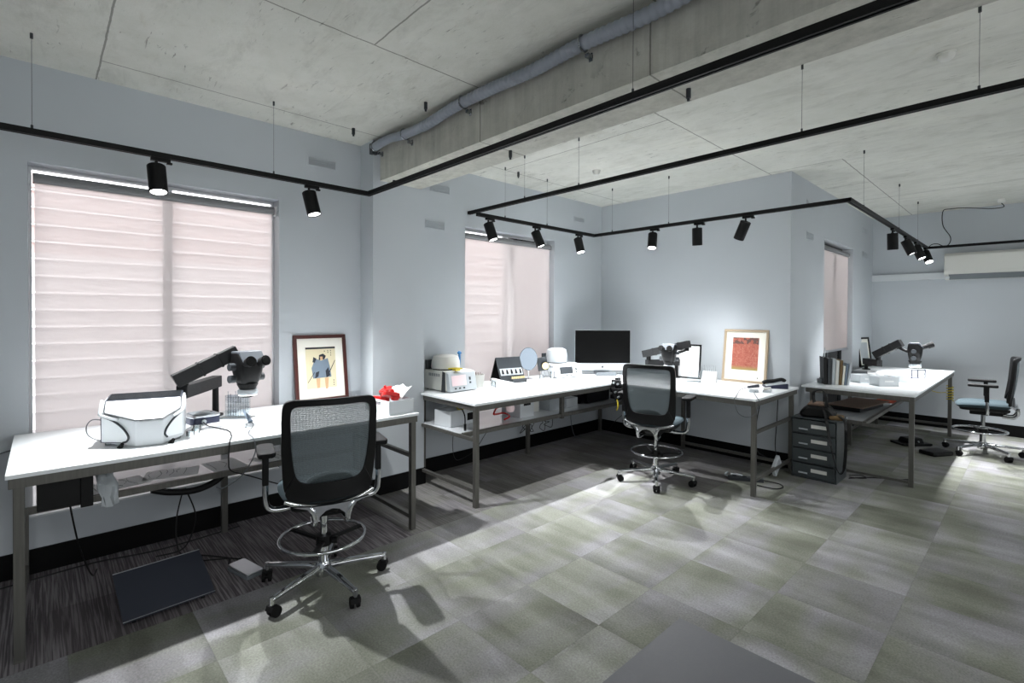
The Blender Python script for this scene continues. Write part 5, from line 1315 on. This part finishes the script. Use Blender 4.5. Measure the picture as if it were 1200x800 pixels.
t = thing('foot_control', 'black foot control on the carpet below the alcove bench', 'pedal', (-1.12, 8.12, 0), math.radians(-42))
bm = NB(); prism(bm, rrect(.24, .38, .03), 0, .025); obj('base', bm, M['black'], t, bevel=.006)
bm = NB(); prism(bm, [(-.11, .025), (.10, .025), (.06, .085), (-.07, .085)], -.09, .10, 'y'); box(bm, .11, .14, -.17, .17, .01, .035); obj('treadle', bm, M['blackm'], t, bevel=.012)
bm = NB(); cyl(bm, (.09, .02, .055), (.105, .02, .045), .008, n=12); obj('stud', bm, M['lgrey'], t, smooth=True)
bm = NB(); prism(bm, rrect(.20, .30, .03), 0, .05)
single('foot_control', 'second black foot control between the first one and the side chair', 'pedal', bm, M['black'], (-.83, 7.72, 0), math.radians(-30), bevel=.015)
# grey vinyl mat in the foreground
bm = NB(); box(bm, -1.316, .9, -.2, 2.497, 0, .004)
single('floor_mat', 'plain grey vinyl mat lying flat on the carpet at the bottom of the picture', 'mat', bm, M['matfloor'], (0, 0, 0), bevel=.0012)

# ------------------------------------------------------------------ light, world, camera
w = bpy.data.worlds.new('daylight'); SC.world = w; w.use_nodes = True
w.node_tree.nodes['Background'].inputs[0].default_value = (.98, .97, 1.0, 1); w.node_tree.nodes['Background'].inputs[1].default_value = 3.7
def area(name, loc, rot, sx, sy, e, col=(1, 1, 1)):
    l = bpy.data.lights.new(name, 'AREA'); l.shape = 'RECTANGLE'; l.size = sx; l.size_y = sy; l.energy = e; l.color = col
    o = bpy.data.objects.new(name, l); COL.objects.link(o); o.location = loc; o.rotation_euler = rot; return o
# added ceiling panels, out of view, that give the room fill light
for i, (x, y) in enumerate(((.9, -1.2), (1.4, 3.2), (1.4, 7.2))):
    t = thing('fill_panel_light', ('added square fill light panel behind the camera', 'added square fill light panel right of the camera', 'added square fill light panel in the right hand part of the room')[i], 'fill light', (x, y, ZC))
    b = NB(); box(b, -.32, .32, -.32, .32, -.03, 0); obj('housing', b, M['trimw'], t, bevel=.003)
    b = NB(); box(b, -.29, .29, -.29, .29, -.034, -.0301); obj('diffuser', b, mat('fill_panel_diffuser', (255, 255, 255), .5, emit=1.5), t)
    a = area('fill_panel_beam', (0, 0, -.04), (0, 0, 0), .58, .58, (34, 26, 20)[i], (.96, .98, 1)); a.parent = t

# added unseen window on the uncut right wall, to go with the fill lamp
root = bpy.data.objects.new('window_4', None); COL.objects.link(root); root.location = (XR, 0, .95); root['kind'] = 'structure'; root['label'] = 'added unseen window with a white blind on the right hand wall'
bm = NB(); box(bm, -.03, 0, -.04, 3.74, -.04, 0); box(bm, -.03, 0, -.04, 3.74, 1.7, 1.74); box(bm, -.03, 0, -.04, 0, 0, 1.7); box(bm, -.03, 0, 3.7, 3.74, 0, 1.7); obj('window_frame', bm, M['trimw'], root)
bm = NB(); box(bm, -.012, -.008, 0, 3.7, 0, 1.7); obj('roller_blind', bm, M['blind'], root)
a = area('window_daylight', (XR-.04, 1.85, 1.8), (0, math.radians(90), 0), 1.7, 3.7, 55, (.95, .98, 1.0))  # added area lamp before the blind, brightens left wall and ceiling
a = area('window_daylight', (XR-.04, 7.2, 1.8), (0, math.radians(90), 0), 1.5, 1.6, 8, (.95, .98, 1.0))  # another added fill lamp, no window stands here

cam = bpy.data.cameras.new('camera'); co = bpy.data.objects.new('camera', cam); COL.objects.link(co)
F, PX_, PY_, YAW, PIT, ROL = 583.78, 600.0, 374.88, 46.634, .5354, .2329
yw, pt, rl = map(math.radians, (YAW, PIT, ROL))
f = Vector((-math.sin(yw), math.cos(yw), 0)); r = Vector((math.cos(yw), math.sin(yw), 0)); u = Vector((0, 0, 1))
f2 = f*math.cos(pt) - u*math.sin(pt); u2 = u*math.cos(pt) + f*math.sin(pt)
rr_ = r*math.cos(rl) + u2*math.sin(rl); uu_ = u2*math.cos(rl) - r*math.sin(rl)
mw = Matrix((( rr_.x, uu_.x, -f2.x, 0), (rr_.y, uu_.y, -f2.y, 0), (rr_.z, uu_.z, -f2.z, 1.63), (0, 0, 0, 1)))
co.matrix_world = mw
cam.sensor_width = 36; cam.lens = F/1200*36; cam.shift_x = (600-PX_)/1200; cam.shift_y = (PY_-400)/1200; cam.clip_start = .05
SC.camera = co
SC.view_settings.view_transform = 'Standard'; SC.view_settings.look = 'None'; SC.view_settings.gamma = 1; SC.view_settings.use_curve_mapping = False
SC.view_settings.exposure = 0.12
SC.cycles.max_bounces = 8; SC.cycles.diffuse_bounces = 5; SC.cycles.transparent_max_bounces = 16
